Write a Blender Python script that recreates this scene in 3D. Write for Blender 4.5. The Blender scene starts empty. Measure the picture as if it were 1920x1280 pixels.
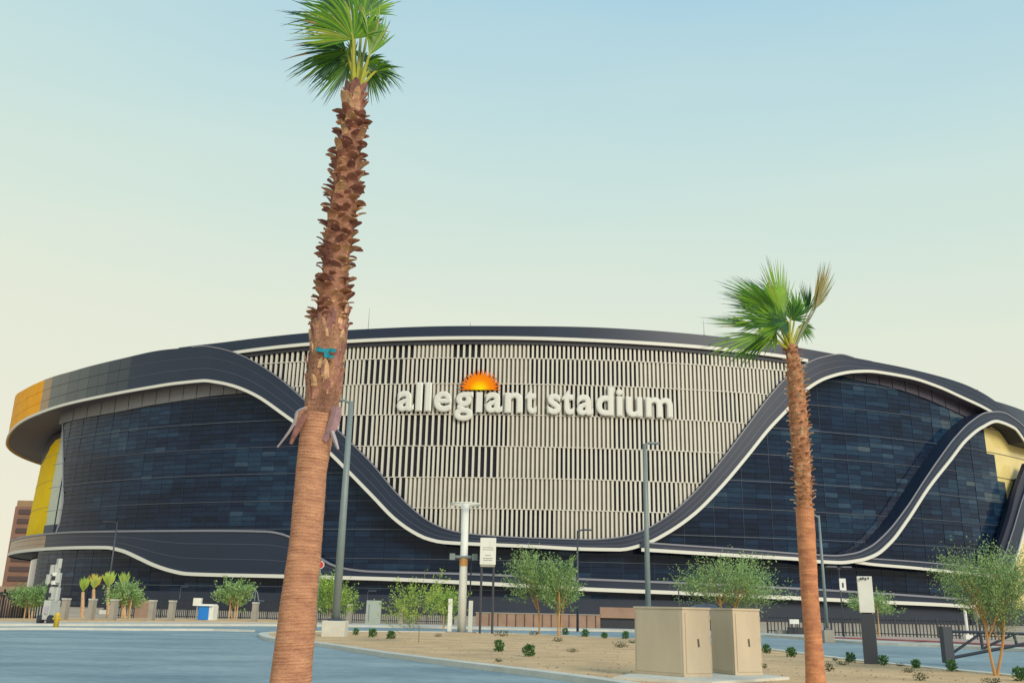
import bpy, bmesh, math, random
import numpy as np
from mathutils import Vector, Matrix

# ---------------------------------------------------------------- camera
TILT = math.radians(16.4); ROLL = 0.020; FPX = 1700.0; CAMZ = 1.6
ct, st = math.cos(TILT), math.sin(TILT)
F_ = Vector((0, ct, st)); R0 = Vector((1, 0, 0)); U0 = Vector((0, -st, ct))
R_ = (R0*math.cos(ROLL) + U0*math.sin(ROLL)); U_ = (-R0*math.sin(ROLL) + U0*math.cos(ROLL))
CAM = Vector((0, 0, CAMZ))
scene = bpy.context.scene
COL = scene.collection
cd = bpy.data.cameras.new('camera'); cam = bpy.data.objects.new('camera', cd); COL.objects.link(cam)
cd.sensor_width = 36; cd.lens = FPX/1920*36; cd.clip_start = 0.1; cd.clip_end = 6000
M = Matrix.Identity(4)
for i in range(3):
    M[i][0] = R_[i]; M[i][1] = U_[i]; M[i][2] = -F_[i]; M[i][3] = CAM[i]
cam.matrix_world = M
scene.camera = cam
scene.view_settings.view_transform = 'Standard'
scene.view_settings.look = 'None'
scene.view_settings.exposure = 0.0
scene.view_settings.gamma = 1.0
scene.view_settings.use_curve_mapping = False

def lin(r, g, b):
    f = lambda c: (c/255/12.92) if c/255 <= .04045 else ((c/255+.055)/1.055)**2.4
    return (f(r), f(g), f(b), 1)

# ---------------------------------------------------------------- world: soft dusk sky + weak broad sun
SUN_AZ = math.radians(34); SUN_EL = math.radians(28)     # azimuth measured from -Y towards +X (behind the camera, to the right)
world = bpy.data.worlds.new('World'); scene.world = world; world.use_nodes = True
wn = world.node_tree; wn.nodes.clear()
def WN(t, **k):
    n = wn.nodes.new(t)
    for a, b in k.items(): setattr(n, a, b)
    return n
tc = WN('ShaderNodeTexCoord')
dot = WN('ShaderNodeVectorMath', operation='DOT_PRODUCT'); dot.inputs[1].default_value = (0.055, 0.0, 1.0)
wn.links.new(tc.outputs['Generated'], dot.inputs[0])
nz = WN('ShaderNodeTexNoise'); nz.inputs['Scale'].default_value = 2.2; nz.inputs['Detail'].default_value = 3
mp = WN('ShaderNodeMapping'); mp.inputs['Scale'].default_value = (1, 1, 6)
wn.links.new(tc.outputs['Generated'], mp.inputs[0]); wn.links.new(mp.outputs[0], nz.inputs[0])
ms = WN('ShaderNodeMath', operation='MULTIPLY_ADD'); ms.inputs[1].default_value = 0.085; ms.inputs[2].default_value = -0.0425
wn.links.new(nz.outputs[0], ms.inputs[0])
ad = WN('ShaderNodeMath', operation='ADD'); wn.links.new(dot.outputs['Value'], ad.inputs[0]); wn.links.new(ms.outputs[0], ad.inputs[1])
rp = WN('ShaderNodeValToRGB'); wn.links.new(ad.outputs[0], rp.inputs[0])
stops = [(0.0, (234, 228, 206)), (0.15, (229, 228, 208)), (0.30, (221, 228, 211)), (0.385, (208, 225, 214)),
         (0.47, (195, 220, 218)), (0.60, (172, 208, 221)), (0.80, (136, 183, 213)), (1.0, (115, 165, 206))]
el = rp.color_ramp.elements
while len(el) < len(stops): el.new(0.5)
for e, (p, c) in zip(el, stops): e.position = p; e.color = lin(*c)
nish = WN('ShaderNodeTexSky', sky_type='NISHITA'); nish.sun_disc = False
nish.sun_elevation = SUN_EL; nish.sun_rotation = math.pi - SUN_AZ
nish.air_density = 1.0; nish.dust_density = 2.5
mul = WN('ShaderNodeMix', data_type='RGBA', blend_type='MIX'); mul.inputs[0].default_value = 0.06
bgain = WN('ShaderNodeVectorMath', operation='SCALE'); bgain.inputs['Scale'].default_value = 10.9
wn.links.new(rp.outputs[0], bgain.inputs[0])
wn.links.new(bgain.outputs[0], mul.inputs[6]); wn.links.new(nish.outputs[0], mul.inputs[7])
bg = WN('ShaderNodeBackground'); bg.inputs['Strength'].default_value = 0.10
wn.links.new(mul.outputs[2], bg.inputs[0])
wo = WN('ShaderNodeOutputWorld'); wn.links.new(bg.outputs[0], wo.inputs[0])
sl = bpy.data.lights.new('sun', 'SUN'); sl.energy = 2.5; sl.angle = math.radians(24); sl.color = (1.0, 0.90, 0.76)
so = bpy.data.objects.new('sun', sl); COL.objects.link(so)
sdir = Vector((math.sin(SUN_AZ)*math.cos(SUN_EL), -math.cos(SUN_AZ)*math.cos(SUN_EL), math.sin(SUN_EL)))
so.rotation_euler = sdir.to_track_quat('Z', 'Y').to_euler(); so.location = (30, -40, 40)

# ---------------------------------------------------------------- materials
MATS = {}
def mat(name, col, rough=0.6, metal=0.0, noise=0.0, nscale=5.0, stretch=(1, 1, 1), bump=0.0, col2=None, spec=0.5, trans=0.0, detail=6, coord='Object', fine=0.0):
    if name in MATS: return MATS[name]
    m = bpy.data.materials.new(name); m.use_nodes = True; nt = m.node_tree
    b = nt.nodes['Principled BSDF']; c = (*col, 1) if len(col) == 3 else col
    b.inputs['Base Color'].default_value = c; b.inputs['Roughness'].default_value = rough
    b.inputs['Metallic'].default_value = metal; b.inputs['Specular IOR Level'].default_value = spec
    if noise or bump or col2:
        t = nt.nodes.new('ShaderNodeTexCoord'); mp = nt.nodes.new('ShaderNodeMapping'); mp.inputs['Scale'].default_value = stretch
        n = nt.nodes.new('ShaderNodeTexNoise'); n.inputs['Scale'].default_value = nscale; n.inputs['Detail'].default_value = detail; n.inputs['Roughness'].default_value = 0.6
        nt.links.new(t.outputs[coord], mp.inputs[0]); nt.links.new(mp.outputs[0], n.inputs[0])
        r = nt.nodes.new('ShaderNodeValToRGB')
        c2 = (*col2, 1) if col2 and len(col2) == 3 else (col2 or tuple(x*(1-noise) for x in c[:3])+(1,))
        hi = tuple(min(1, x*(1+noise*.6)) for x in c[:3])+(1,)
        r.color_ramp.elements[0].position = 0.32; r.color_ramp.elements[0].color = c2
        r.color_ramp.elements[1].position = 0.68; r.color_ramp.elements[1].color = hi
        nt.links.new(n.outputs[0], r.inputs[0])
        outc = r.outputs[0]
        if fine:
            n2 = nt.nodes.new('ShaderNodeTexNoise'); n2.inputs['Scale'].default_value = nscale*14; n2.inputs['Detail'].default_value = 3
            nt.links.new(mp.outputs[0], n2.inputs[0])
            r2 = nt.nodes.new('ShaderNodeMapRange'); r2.inputs[1].default_value = .3; r2.inputs[2].default_value = .7
            r2.inputs[3].default_value = 1-fine; r2.inputs[4].default_value = 1+fine
            nt.links.new(n2.outputs[0], r2.inputs[0])
            mm = nt.nodes.new('ShaderNodeVectorMath'); mm.operation = 'SCALE'
            nt.links.new(outc, mm.inputs[0]); nt.links.new(r2.outputs[0], mm.inputs['Scale']); outc = mm.outputs[0]
        nt.links.new(outc, b.inputs['Base Color'])
        if bump:
            bp = nt.nodes.new('ShaderNodeBump'); bp.inputs['Strength'].default_value = bump; bp.inputs['Distance'].default_value = 0.05
            nt.links.new(n.outputs[0], bp.inputs['Height']); nt.links.new(bp.outputs[0], b.inputs['Normal'])
    if trans:
        tr = nt.nodes.new('ShaderNodeBsdfTranslucent'); tr.inputs[0].default_value = tuple(min(1, x*1.3) for x in c[:3])+(1,)
        mx = nt.nodes.new('ShaderNodeMixShader'); mx.inputs[0].default_value = trans
        nt.links.new(b.outputs[0], mx.inputs[1]); nt.links.new(tr.outputs[0], mx.inputs[2])
        nt.links.new(mx.outputs[0], nt.nodes['Material Output'].inputs[0])
    MATS[name] = m; return m

m_sand = mat('desert_sand', (.64, .42, .22), .95, noise=.22, nscale=.55, bump=.3, fine=.10)
m_ground = mat('dry_ground', (.46, .36, .26), .95, noise=.2, nscale=.08, bump=.2, fine=.1)
m_asph = mat('asphalt', (.28, .355, .37), .85, noise=.2, nscale=.42, stretch=(.45, .8, 1), bump=.06, fine=.14, col2=(.18, .25, .285), detail=9, spec=.3)
m_conc = mat('pale_concrete', (.60, .58, .50), .85, noise=.12, nscale=1.2, bump=.1, fine=.05)
m_walk = mat('pavement_concrete', (.50, .49, .44), .85, noise=.1, nscale=.7, fine=.06)
m_pinkwalk = mat('pink_paving', (.47, .33, .27), .85, noise=.12, nscale=.6)
m_redkerb = mat('red_kerb_paint', (.42, .14, .13), .7, noise=.2, nscale=2)
m_cab = mat('tan_cabinet_paint', (.56, .455, .32), .6, noise=.09, nscale=1.5, stretch=(1, 1, .3))
m_cabdk = mat('cabinet_dark_brown', (.10, .085, .07), .6)  # plain dark brown for the door handles
m_navy = mat('navy_cladding', (.014, .025, .052), .38, metal=0, noise=.12, nscale=.15, spec=.4)
m_navy2 = mat('navy_cladding_inner', (.018, .022, .045), .45)
m_groove = mat('cladding_seam', (.065, .072, .12), .4)
m_trim = mat('white_trim', (.68, .67, .60), .5)
m_edge = mat('grey_edge_trim', (.22, .225, .27), .45)
m_soffit = mat('soffit_grey', (.125, .11, .15), .6, noise=.15, nscale=.08)
m_sunsetgold = mat('sunset_reflection_gold', (1.0, .42, .01), .6, metal=0, noise=.12, nscale=.3, spec=.15)  # sunset reflection on the canopy tip, put into the base colour
m_gold2 = mat('bronze_and_sunset_tone', (.34, .22, .12), .35, metal=.2, noise=.1, nscale=.3)  # painted sunset reflection on the canopy; plain bronze on other parts
m_greyg = [mat('sunset_fade_grey_green_%d' % i, c, .32, metal=.3) for i, c in enumerate([(.115, .125, .12), (.085, .10, .11), (.062, .078, .09), (.045, .056, .075)])]  # steps of the sunset reflection fading into navy, painted as colour
m_yel = mat('yellow_wall', (1.0, .64, .002), .7, spec=.1, noise=.10, nscale=.15)
m_palegreen = mat('pale_green_panel', (.50, .56, .44), .4, noise=.06, nscale=.2)
m_gstrip = mat('grey_panel', (.175, .17, .18), .5, noise=.08, nscale=.4)
m_pstrip = mat('plum_panel', (.058, .052, .082), .5, noise=.08, nscale=.4)
m_slat = mat('cream_slat', (.63, .60, .52), .55, noise=.05, nscale=.3)
m_infill = mat('tan_infill', (.165, .145, .105), .6, noise=.10, nscale=.3)
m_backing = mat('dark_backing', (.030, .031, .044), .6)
m_letter = mat('cream_letter', (.68, .67, .61), .5)
GL = []  # range of blues that imitates broken reflections by fixed colour
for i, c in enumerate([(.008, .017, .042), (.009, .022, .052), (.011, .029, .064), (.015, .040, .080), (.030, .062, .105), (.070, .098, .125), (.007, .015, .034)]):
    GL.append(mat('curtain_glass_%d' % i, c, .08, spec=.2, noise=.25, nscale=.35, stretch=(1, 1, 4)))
GLY = mat('sunset_tint_glass', (.74, .60, .24), .15, noise=.12, nscale=.12)  # sunset glow in the corner glazing, painted as pane colour
m_mull = mat('mullion', (.085, .11, .155), .4)
m_mull2 = mat('mullion_fine', (.012, .028, .062), .4)
m_pole = mat('pole_grey_green', (.20, .24, .235), .45, noise=.08, nscale=2)
m_poledk = mat('pole_charcoal', (.045, .05, .065), .45)
m_white = mat('white_paint', (.75, .75, .68), .5, noise=.06, nscale=2)
m_black = mat('black_metal', (.025, .028, .04), .5)
m_blue = mat('blue_plastic', (.015, .20, .62), .45)
m_brick = mat('tan_block', (.34, .22, .155), .85, noise=.15, nscale=1)
m_pier = mat('pale_pier', (.34, .31, .26), .85, noise=.12, nscale=1)
m_basewall = mat('base_wall_grey', (.022, .032, .055), .7, noise=.1, nscale=.3)
m_tower = mat('brown_tower', (.24, .13, .09), .8, noise=.15, nscale=.1)
m_towerw = mat('tower_window', (.08, .05, .05), .3)
m_trunkA = mat('palm_trunk_bark', (.53, .28, .165), .95, noise=.12, nscale=3.0, stretch=(1, 1, 3.5), bump=.8, fine=.25, col2=(.37, .175, .11), spec=.15)
m_trunkB = mat('palm_fibre', (.36, .19, .115), .95, spec=.15, noise=.3, nscale=4, stretch=(1, 1, .5), bump=.8, fine=.35, col2=(.17, .085, .06))
m_core = mat('palm_core', (.36, .18, .12), .95, noise=.4, nscale=5, bump=.8, spec=.1)
m_boot = [mat('leaf_base_%d' % i, c, .8, noise=.45, nscale=9, bump=.3) for i, c in enumerate([(.42, .20, .14), (.52, .28, .17), (.28, .13, .11), (.62, .38, .21), (.36, .165, .135)])]
m_bootR = [mat('leaf_stub_%d' % i, c, .8, noise=.35, nscale=9, bump=.3) for i, c in enumerate([(.55, .28, .14), (.66, .38, .19), (.36, .17, .10), (.74, .54, .34)])]
m_husk = mat('dead_husk', (.33, .20, .22), .8, noise=.3, nscale=6)
m_huskp = mat('dead_husk_pale', (.42, .38, .42), .7, noise=.2, nscale=6)
m_frG = [mat('frond_%d' % i, c, .45, noise=.25, nscale=3, trans=.35) for i, c in enumerate([(.075, .21, .03), (.14, .32, .02), (.24, .44, .02), (.035, .11, .045), (.38, .42, .07)])]
m_frY = mat('frond_dry', (.38, .23, .10), .6, noise=.2, nscale=3, trans=.2)
m_frB = mat('frond_tip', (.035, .10, .10), .5, trans=.3)
m_pet = mat('petiole', (.42, .42, .05), .45, noise=.15, nscale=5)
m_petdk = mat('petiole_grey', (.16, .19, .10), .5)
m_leaf = [mat('tree_leaf_%d' % i, c, .6, trans=.3) for i, c in enumerate([(.25, .40, .14), (.37, .53, .20), (.17, .29, .11), (.50, .63, .28)])]
m_leafY = [mat('yellow_leaf_%d' % i, c, .6, trans=.3) for i, c in enumerate([(.30, .45, .08), (.42, .55, .10), (.18, .32, .07), (.52, .60, .15)])]
m_bark = mat('green_bark', (.17, .19, .08), .8, noise=.2, nscale=6)
m_barko = mat('orange_bark', (.55, .28, .09), .8, noise=.25, nscale=4, stretch=(1, 1, .3))
m_stake = mat('wood_stake', (.56, .36, .17), .8, noise=.2, nscale=4, stretch=(1, 1, .2))
m_shrub = [mat('shrub_leaf_%d' % i, c, .6, trans=.2) for i, c in enumerate([(.06, .16, .04), (.11, .25, .06), (.035, .10, .035)])]
m_dryshrub = [mat('dry_leaf_%d' % i, c, .7, trans=.2) for i, c in enumerate([(.13, .13, .065), (.20, .17, .09), (.085, .105, .055)])]
m_ribbon = mat('cyan_ribbon', (.01, .30, .40), .5, noise=.3, nscale=20)
m_red = mat('sign_red', (.6, .05, .05), .5)
m_yelo = mat('hydrant_yellow', (.62, .42, .04), .5)

# ---------------------------------------------------------------- geometry helpers
def ray(x, y):
    return ((x-960)*R_ + (640-y)*U_ + FPX*F_)
def gp(x, y, z=0.0):
    d = ray(x, y); t = (z-CAMZ)/d.z; return CAM + d*t
def at(x, y, Y):
    d = ray(x, y); return CAM + d*(Y/d.y)
def proj(P):
    v = Vector(P)-CAM; f = v.dot(F_)
    return (960+FPX*v.dot(R_)/f, 640-FPX*v.dot(U_)/f)
def link(o, parent=None):
    COL.objects.link(o)
    if parent is not None:
        o.parent = parent
        o.matrix_parent_inverse = Matrix.Translation(parent.location).inverted() if parent.type == 'EMPTY' and parent.parent is None else Matrix.Identity(4)
    return o
def setp(o, label=None, cat=None, group=None, kind=None):
    if label: o['label'] = label
    if cat: o['category'] = cat
    if group: o['group'] = group
    if kind: o['kind'] = kind
    return o
def thing(name, label, cat, loc=(0, 0, 0), group=None):
    o = bpy.data.objects.new(name, None); o.location = loc; o.empty_display_size = .3
    COL.objects.link(o); return setp(o, label, cat, group)

class MB:
    """collects vertices and faces (world coordinates) and links them as one mesh object"""
    def __init__(s): s.v = []; s.f = []; s.m = []; s.mi = 0
    def quad(s, a, b, c, d): 
        n = len(s.v); s.v += [tuple(a), tuple(b), tuple(c), tuple(d)]; s.f.append((n, n+1, n+2, n+3)); s.m.append(s.mi)
    def tri(s, a, b, c):
        n = len(s.v); s.v += [tuple(a), tuple(b), tuple(c)]; s.f.append((n, n+1, n+2)); s.m.append(s.mi)
    def box8(s, p):   # p: 8 corners, bottom ring 0-3 then top ring 4-7
        n = len(s.v); s.v += [tuple(q) for q in p]
        for f in ((3, 2, 1, 0), (4, 5, 6, 7), (0, 1, 5, 4), (1, 2, 6, 5), (2, 3, 7, 6), (3, 0, 4, 7)):
            s.f.append(tuple(n+i for i in f)); s.m.append(s.mi)
    def box(s, c, sx, sy, sz, rz=0.0, taper=1.0):   # c: centre of the base
        c = Vector(c); cr, sr = math.cos(rz), math.sin(rz); p = []
        for z, k in ((0, 1), (sz, taper)):
            for ux, uy in ((-1, -1), (1, -1), (1, 1), (-1, 1)):
                x, y = ux*sx/2*k, uy*sy/2*k
                p.append((c.x+x*cr-y*sr, c.y+x*sr+y*cr, c.z+z))
        s.box8(p)
    def tube(s, pts, rad, n=8, cap=True):
        pts = [Vector(p) for p in pts]
        if not hasattr(rad, '__len__'): rad = [rad]*len(pts)
        base = len(s.v); ref = None
        for i, p in enumerate(pts):
            d = (pts[min(i+1, len(pts)-1)]-pts[max(i-1, 0)]).normalized()
            if ref is None: ref = Vector((1, 0, 0)) if abs(d.x) < .9 else Vector((0, 1, 0))
            a = (ref-d*ref.dot(d)).normalized(); ref = a; b = d.cross(a)
            for k in range(n):
                t = 2*math.pi*k/n; s.v.append(tuple(p+(a*math.cos(t)+b*math.sin(t))*rad[i]))
        for i in range(len(pts)-1):
            for k in range(n):
                k2 = (k+1) % n; s.f.append((base+i*n+k, base+i*n+k2, base+(i+1)*n+k2, base+(i+1)*n+k)); s.m.append(s.mi)
        if cap:
            s.f.append(tuple(base+k for k in reversed(range(n)))); s.m.append(s.mi)
            e = base+(len(pts)-1)*n; s.f.append(tuple(e+k for k in range(n))); s.m.append(s.mi)
    def build(s, name, mats, parent=None, smooth=False, bevel=0.0):
        me = bpy.data.meshes.new(name)
        org = Vector(parent.location) if parent is not None and parent.parent is None else None
        me.from_pydata(s.v, [], s.f); 
        if not isinstance(mats, (list, tuple)): mats = [mats]
        for m in mats: me.materials.append(m)
        if len(mats) > 1: me.polygons.foreach_set('material_index', s.m)
        if smooth: me.polygons.foreach_set('use_smooth', [True]*len(me.polygons))
        me.update()
        o = bpy.data.objects.new(name, me)
        COL.objects.link(o)
        if parent is not None:
            o.parent = parent
            o.matrix_parent_inverse = root_matrix(parent).inverted()
        if bevel:
            b = o.modifiers.new('bevel', 'BEVEL'); b.width = bevel; b.segments = 2; b.limit_method = 'ANGLE'
        return o
def root_matrix(p):
    # parts keep world coordinates: undo the location of the thing they hang under
    q = p
    while q.parent is not None: q = q.parent
    return Matrix.Translation(q.location) if q is p else Matrix.Identity(4)

def poly_sheet(name, pts, z, m, kind='structure', thick=0.0, parent=None):
    bm = bmesh.new()
    vs = [bm.verts.new((p[0], p[1], z)) for p in pts]; f = bm.faces.new(vs)
    if f.normal.z < 0: f.normal_flip()
    bm.normal_update()
    if f.normal.z < 0: f.normal_flip()
    if thick:
        r = bmesh.ops.extrude_face_region(bm, geom=[f])
        tv = [g for g in r['geom'] if isinstance(g, bmesh.types.BMVert)]
        bmesh.ops.translate(bm, verts=[v for v in bm.verts if v not in tv], vec=(0, 0, -thick))
        bmesh.ops.recalc_face_normals(bm, faces=bm.faces)
    bmesh.ops.triangulate(bm, faces=bm.faces)
    me = bpy.data.meshes.new(name); bm.to_mesh(me); bm.free(); me.materials.append(m)
    o = bpy.data.objects.new(name, me); COL.objects.link(o)
    if kind: o['kind'] = kind
    return o

def smooth_line(pts, n=6):
    P = [Vector(p) for p in pts]; out = []
    for i in range(len(P)-1):
        p0 = P[max(i-1, 0)]; p1 = P[i]; p2 = P[i+1]; p3 = P[min(i+2, len(P)-1)]
        for k in range(n):
            t = k/n
            out.append(.5*((2*p1)+(p2-p0)*t+(2*p0-5*p1+4*p2-p3)*t*t+(3*p1-p0-3*p2+p3)*t**3))
    out.append(P[-1]); return out

# ---------------------------------------------------------------- ground, road, islands
g = MB(); g.quad((-1500, -200, -.004), (1500, -200, -.004), (1500, 2600, -.004), (-1500, 2600, -.004)); go = g.build('ground', m_ground); go['kind'] = 'structure'
far_edge = [(-500, 1180), (-100, 1174), (60, 1173), (250, 1173), (480, 1173), (690, 1175), (1000, 1181), (1190, 1184.5), (1435, 1193), (1600, 1206), (1760, 1213), (1920, 1221), (2300, 1242)]
road_pts = [gp(*p) for p in far_edge]
road_poly = [(p.x, p.y) for p in road_pts]+[(60, 12), (60, 3), (-90, 3)]
poly_sheet('road', road_poly, 0.0, m_asph)
# pavement beyond the road
inner = smooth_line([gp(*p) for p in far_edge], 4)
def strip(name, line, off0, off1, z0, z1, m, parent=None):
    """raised strip along a ground polyline; off = metres to the left of the walking direction"""
    b = MB(); n = len(line); nor = []
    for i in range(n):
        d = (line[min(i+1, n-1)]-line[max(i-1, 0)]); d.z = 0; d.normalize(); nor.append(Vector((-d.y, d.x, 0)))
    A = [line[i]+nor[i]*off0 for i in range(n)]; B = [line[i]+nor[i]*off1 for i in range(n)]
    for i in range(n-1):
        p = [A[i], A[i+1], B[i+1], B[i]]
        b.quad(*[(q.x, q.y, z1) for q in p])
        b.quad((A[i].x, A[i].y, z0), (A[i+1].x, A[i+1].y, z0), (A[i+1].x, A[i+1].y, z1), (A[i].x, A[i].y, z1))
        b.quad((B[i+1].x, B[i+1].y, z0), (B[i].x, B[i].y, z0), (B[i].x, B[i].y, z1), (B[i+1].x, B[i+1].y, z1))
    for i in (0, n-1):
        b.quad((A[i].x, A[i].y, z0), (B[i].x, B[i].y, z0), (B[i].x, B[i].y, z1), (A[i].x, A[i].y, z1))
    o = b.build(name, m, parent)
    if parent is None: o['kind'] = 'structure'
    return o
strip('kerb', inner, 0, .35, -.01, .15, m_conc)
strip('pavement', inner, .35, 5.5, -.01, .145, m_walk)
# planted island with palms and cabinets
near = [(486, 1189), (500, 1195), (540, 1200), (600, 1206), (700, 1221), (800, 1234), (900, 1246), (1000, 1258), (1100, 1271), (1180, 1283), (1400, 1320), (1700, 1390)]
farr = [(486, 1187), (500, 1184.5), (560, 1182), (700, 1182.5), (850, 1184), (1000, 1188), (1190, 1196), (1330, 1205), (1435, 1214), (1560, 1230), (1650, 1240), (1771, 1252), (1920, 1266), (2150, 1290)]
nl = [gp(*p, .12) for p in near]; fl = [gp(*p, .12) for p in farr]
loop = list(reversed(nl))+fl
isl = smooth_line(loop, 5)
poly_sheet('sand_island', [(p.x, p.y) for p in isl]+[(45, 10), (25, 6)], .10, m_sand)
strip('kerb', isl, .0, -.45, -.01, .14, m_conc)
# dirt bed where the photographer stands and the nearer palm grows
bed = [(-12, -10), (-12, 11), (-9, 14.5), (-3, 15.4), (1, 14), (4, 9), (5, -10)]
bedl = smooth_line([Vector((a, b, 0)) for a, b in bed], 5)
poly_sheet('planting_bed', [(p.x, p.y) for p in bedl], .10, m_sand)
strip('kerb', bedl, .0, .3, -.01, .13, m_conc)
# thin divider in the road at far left and red kerb at far right
strip('kerb', [gp(-60, 1181), gp(60, 1180), gp(120, 1180), gp(250, 1181.5), gp(400, 1182), gp(470, 1184)], 0, .5, 0, .12, m_conc)
rk = [gp(*p, .15) for p in [(1560, 1196), (1640, 1199), (1760, 1204), (1850, 1209), (1990, 1216)]]
strip('red_kerb', rk, 0, .8, .0, .24, m_redkerb)
strip('pink_pavement', rk, .8, 9, .0, .22, m_pinkwalk)
# sandy verge left of centre, behind the pavement
vl = [gp(*p) for p in [(-300, 1171), (60, 1168), (250, 1168), (480, 1169), (600, 1170)]]
strip('sand_verge', vl, 0, 14, 0, .16, m_sand)

# ---------------------------------------------------------------- stadium geometry
CX, CY, EA, EB = 8.0, 313.0, 170.0, 120.0
def E(th, off, z):
    return Vector((CX+(EA+off)*math.sin(th), CY-(EB+off)*math.cos(th), z))
def Nrm(th):
    return Vector((math.sin(th)/EA, -math.cos(th)/EB, 0)).normalized()
def hit(x, y, off):
    d = ray(x, y); a, b = EA+off, EB+off
    for _ in range(60):
        A = (d.x/a)**2+(d.y/b)**2; B = 2*(-CX*d.x/a**2-CY*d.y/b**2); C = (CX/a)**2+(CY/b)**2-1
        D = B*B-4*A*C
        if D >= 0: break
        a += .3; b += .3
    t = (-B-math.sqrt(max(D, 0)))/(2*A)
    P = CAM+d*t
    th = math.atan2((P.x-CX)/a, -(P.y-CY)/b)
    return th, P.z
def pchip(xs, ys):
    xs = np.array(xs, float); ys = np.array(ys, float); o = np.argsort(xs); xs = xs[o]; ys = ys[o]
    keep = np.concatenate([[True], np.diff(xs) > 1e-5]); xs = xs[keep]; ys = ys[keep]
    h = np.diff(xs); dl = np.diff(ys)/h; m = np.zeros_like(xs); m[0] = dl[0]; m[-1] = dl[-1]
    for i in range(1, len(xs)-1):
        if dl[i-1]*dl[i] > 0:
            w1 = 2*h[i]+h[i-1]; w2 = h[i]+2*h[i-1]; m[i] = (w1+w2)/(w1/dl[i-1]+w2/dl[i])
    def f(x):
        if x <= xs[0]: return float(ys[0])
        if x >= xs[-1]: return float(ys[-1])
        i = int(np.searchsorted(xs, x)-1); t = (x-xs[i])/h[i]
        return float((2*t**3-3*t*t+1)*ys[i]+(t**3-2*t*t+t)*h[i]*m[i]+(-2*t**3+3*t*t)*ys[i+1]+(t**3-t*t)*h[i]*m[i+1])
    return f
def zf(pts, off, pre=(), post=()):
    tz = [hit(x, y, off) for x, y in pts]
    tz = [(math.radians(a), z) for a, z in pre]+tz+[(math.radians(a), z) for a, z in post]
    return pchip([t for t, z in tz], [z for t, z in tz]), tz[0][0], tz[-1][0]
def sm(a, b, x):
    t = max(0, min(1, (x-a)/(b-a))); return t*t*(3-2*t)
def leftness(th): return sm(math.radians(-30), math.radians(-66), th)

roof_l = [(25, 741), (51, 727), (68, 718.5), (96, 707), (127, 698), (162, 688), (228, 672), (304, 656), (355, 649)]
roof_c = [(406, 643), (487, 633), (575, 624), (700, 616), (850, 611), (950, 611), (1100, 613), (1200, 618), (1300, 626), (1400, 637), (1500, 652)]
roof_r = [(1600, 670), (1700, 690), (1800, 717), (1840, 735), (1880, 762), (1920, 797)]
zR, _, _ = zf(roof_l+roof_c+roof_r, -.6)
U1, _, _ = zf(roof_l[:-1]+[(345, 652), (380, 649), (406, 652), (431, 658), (457, 668), (487, 684), (530, 714), (570, 749), (610, 785), (650, 822), (700, 872), (740, 920), (770, 950), (800, 974), (830, 989), (860, 997), (900, 1002), (1000, 1008), (1100, 1011), (1150, 1008), (1200, 996), (1250, 968), (1300, 925), (1350, 866), (1400, 800), (1440, 746), (1475, 707), (1500, 688), (1540, 670), (1580, 664.5)]+roof_r, 0)
L1, _, _ = zf([(38, 793), (51, 785), (76, 774), (101, 765), (127, 757.5), (152, 751.5), (178, 746), (228, 736), (279, 727), (330, 719), (380, 714), (410, 717), (440, 724), (480, 741), (530, 775), (570, 805), (620, 850), (660, 890), (700, 931), (740, 972), (770, 994), (800, 1009), (830, 1016), (880, 1019), (1000, 1024), (1100, 1029), (1160, 1030), (1210, 1019), (1250, 999), (1300, 964), (1350, 914), (1400, 855), (1440, 805), (1475, 768), (1510, 731), (1550, 708), (1600, 697), (1640, 697), (1700, 707), (1760, 726), (1800, 744), (1850, 768), (1890, 796), (1920, 830)], 0, pre=[(-170, 46.4), (-100, 46.4), (-72, 46.6)])
ZB, _, _ = zf([(430, 663), (480, 656), (575, 646), (700, 638), (850, 634), (950, 634), (1100, 638), (1200, 643), (1300, 650), (1400, 660), (1470, 669), (1515, 677), (1560, 687)], -.6)
HU, _, _ = zf([(1200, 1016), (1240, 1019), (1400, 1030), (1520, 1039), (1560, 1041), (1600, 1037), (1630, 1025), (1660, 1000), (1700, 950), (1730, 904), (1760, 860), (1790, 820), (1820, 790), (1850, 773), (1880, 773), (1905, 787), (1922, 802)], .9)
HL, _, _ = zf([(1200, 1030), (1220, 1031), (1300, 1036), (1400, 1042), (1500, 1048), (1530, 1052), (1570, 1054), (1610, 1050), (1640, 1040), (1670, 1015), (1700, 975), (1740, 914), (1780, 863), (1810, 825), (1840, 801), (1870, 790), (1900, 802), (1922, 830)], .9)
B3U, b3a, _ = zf([(1600, 1043), (1640, 1047), (1700, 1051), (1800, 1060), (1850, 1066), (1868, 1063), (1880, 1046), (1896, 1003), (1912, 950), (1930, 895)], .5)
B3L, _, _ = zf([(1600, 1053), (1640, 1058), (1700, 1063), (1800, 1073), (1870, 1080), (1890, 1072), (1905, 1045), (1918, 1000), (1932, 950)], .5)
PLU, _, _ = zf([(1852, 1066), (1864, 1052), (1878, 1016), (1896, 960), (1908, 912), (1924, 868)], .2)
def hitf(x, y, of):
    o = -4.0
    for _ in range(12):
        th, z = hit(x, y, o); o = of(th, z)
    return th, z
def zff(pts, of):
    tz = [hitf(x, y, of) for x, y in pts]
    return pchip([t for t, z in tz], [z for t, z in tz]), 0, 0
def OP(th): return -1.0-4.7*leftness(th)
PU, _, _ = zff([(60, 1004), (120, 998), (200, 996), (300, 995), (500, 996), (530, 1001), (560, 1015), (600, 1045), (620, 1057), (650, 1066), (700, 1071), (860, 1075), (1090, 1085), (1290, 1093), (1500, 1103), (1620, 1110), (1780, 1121), (1860, 1128)], lambda t, z: OP(t))
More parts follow.
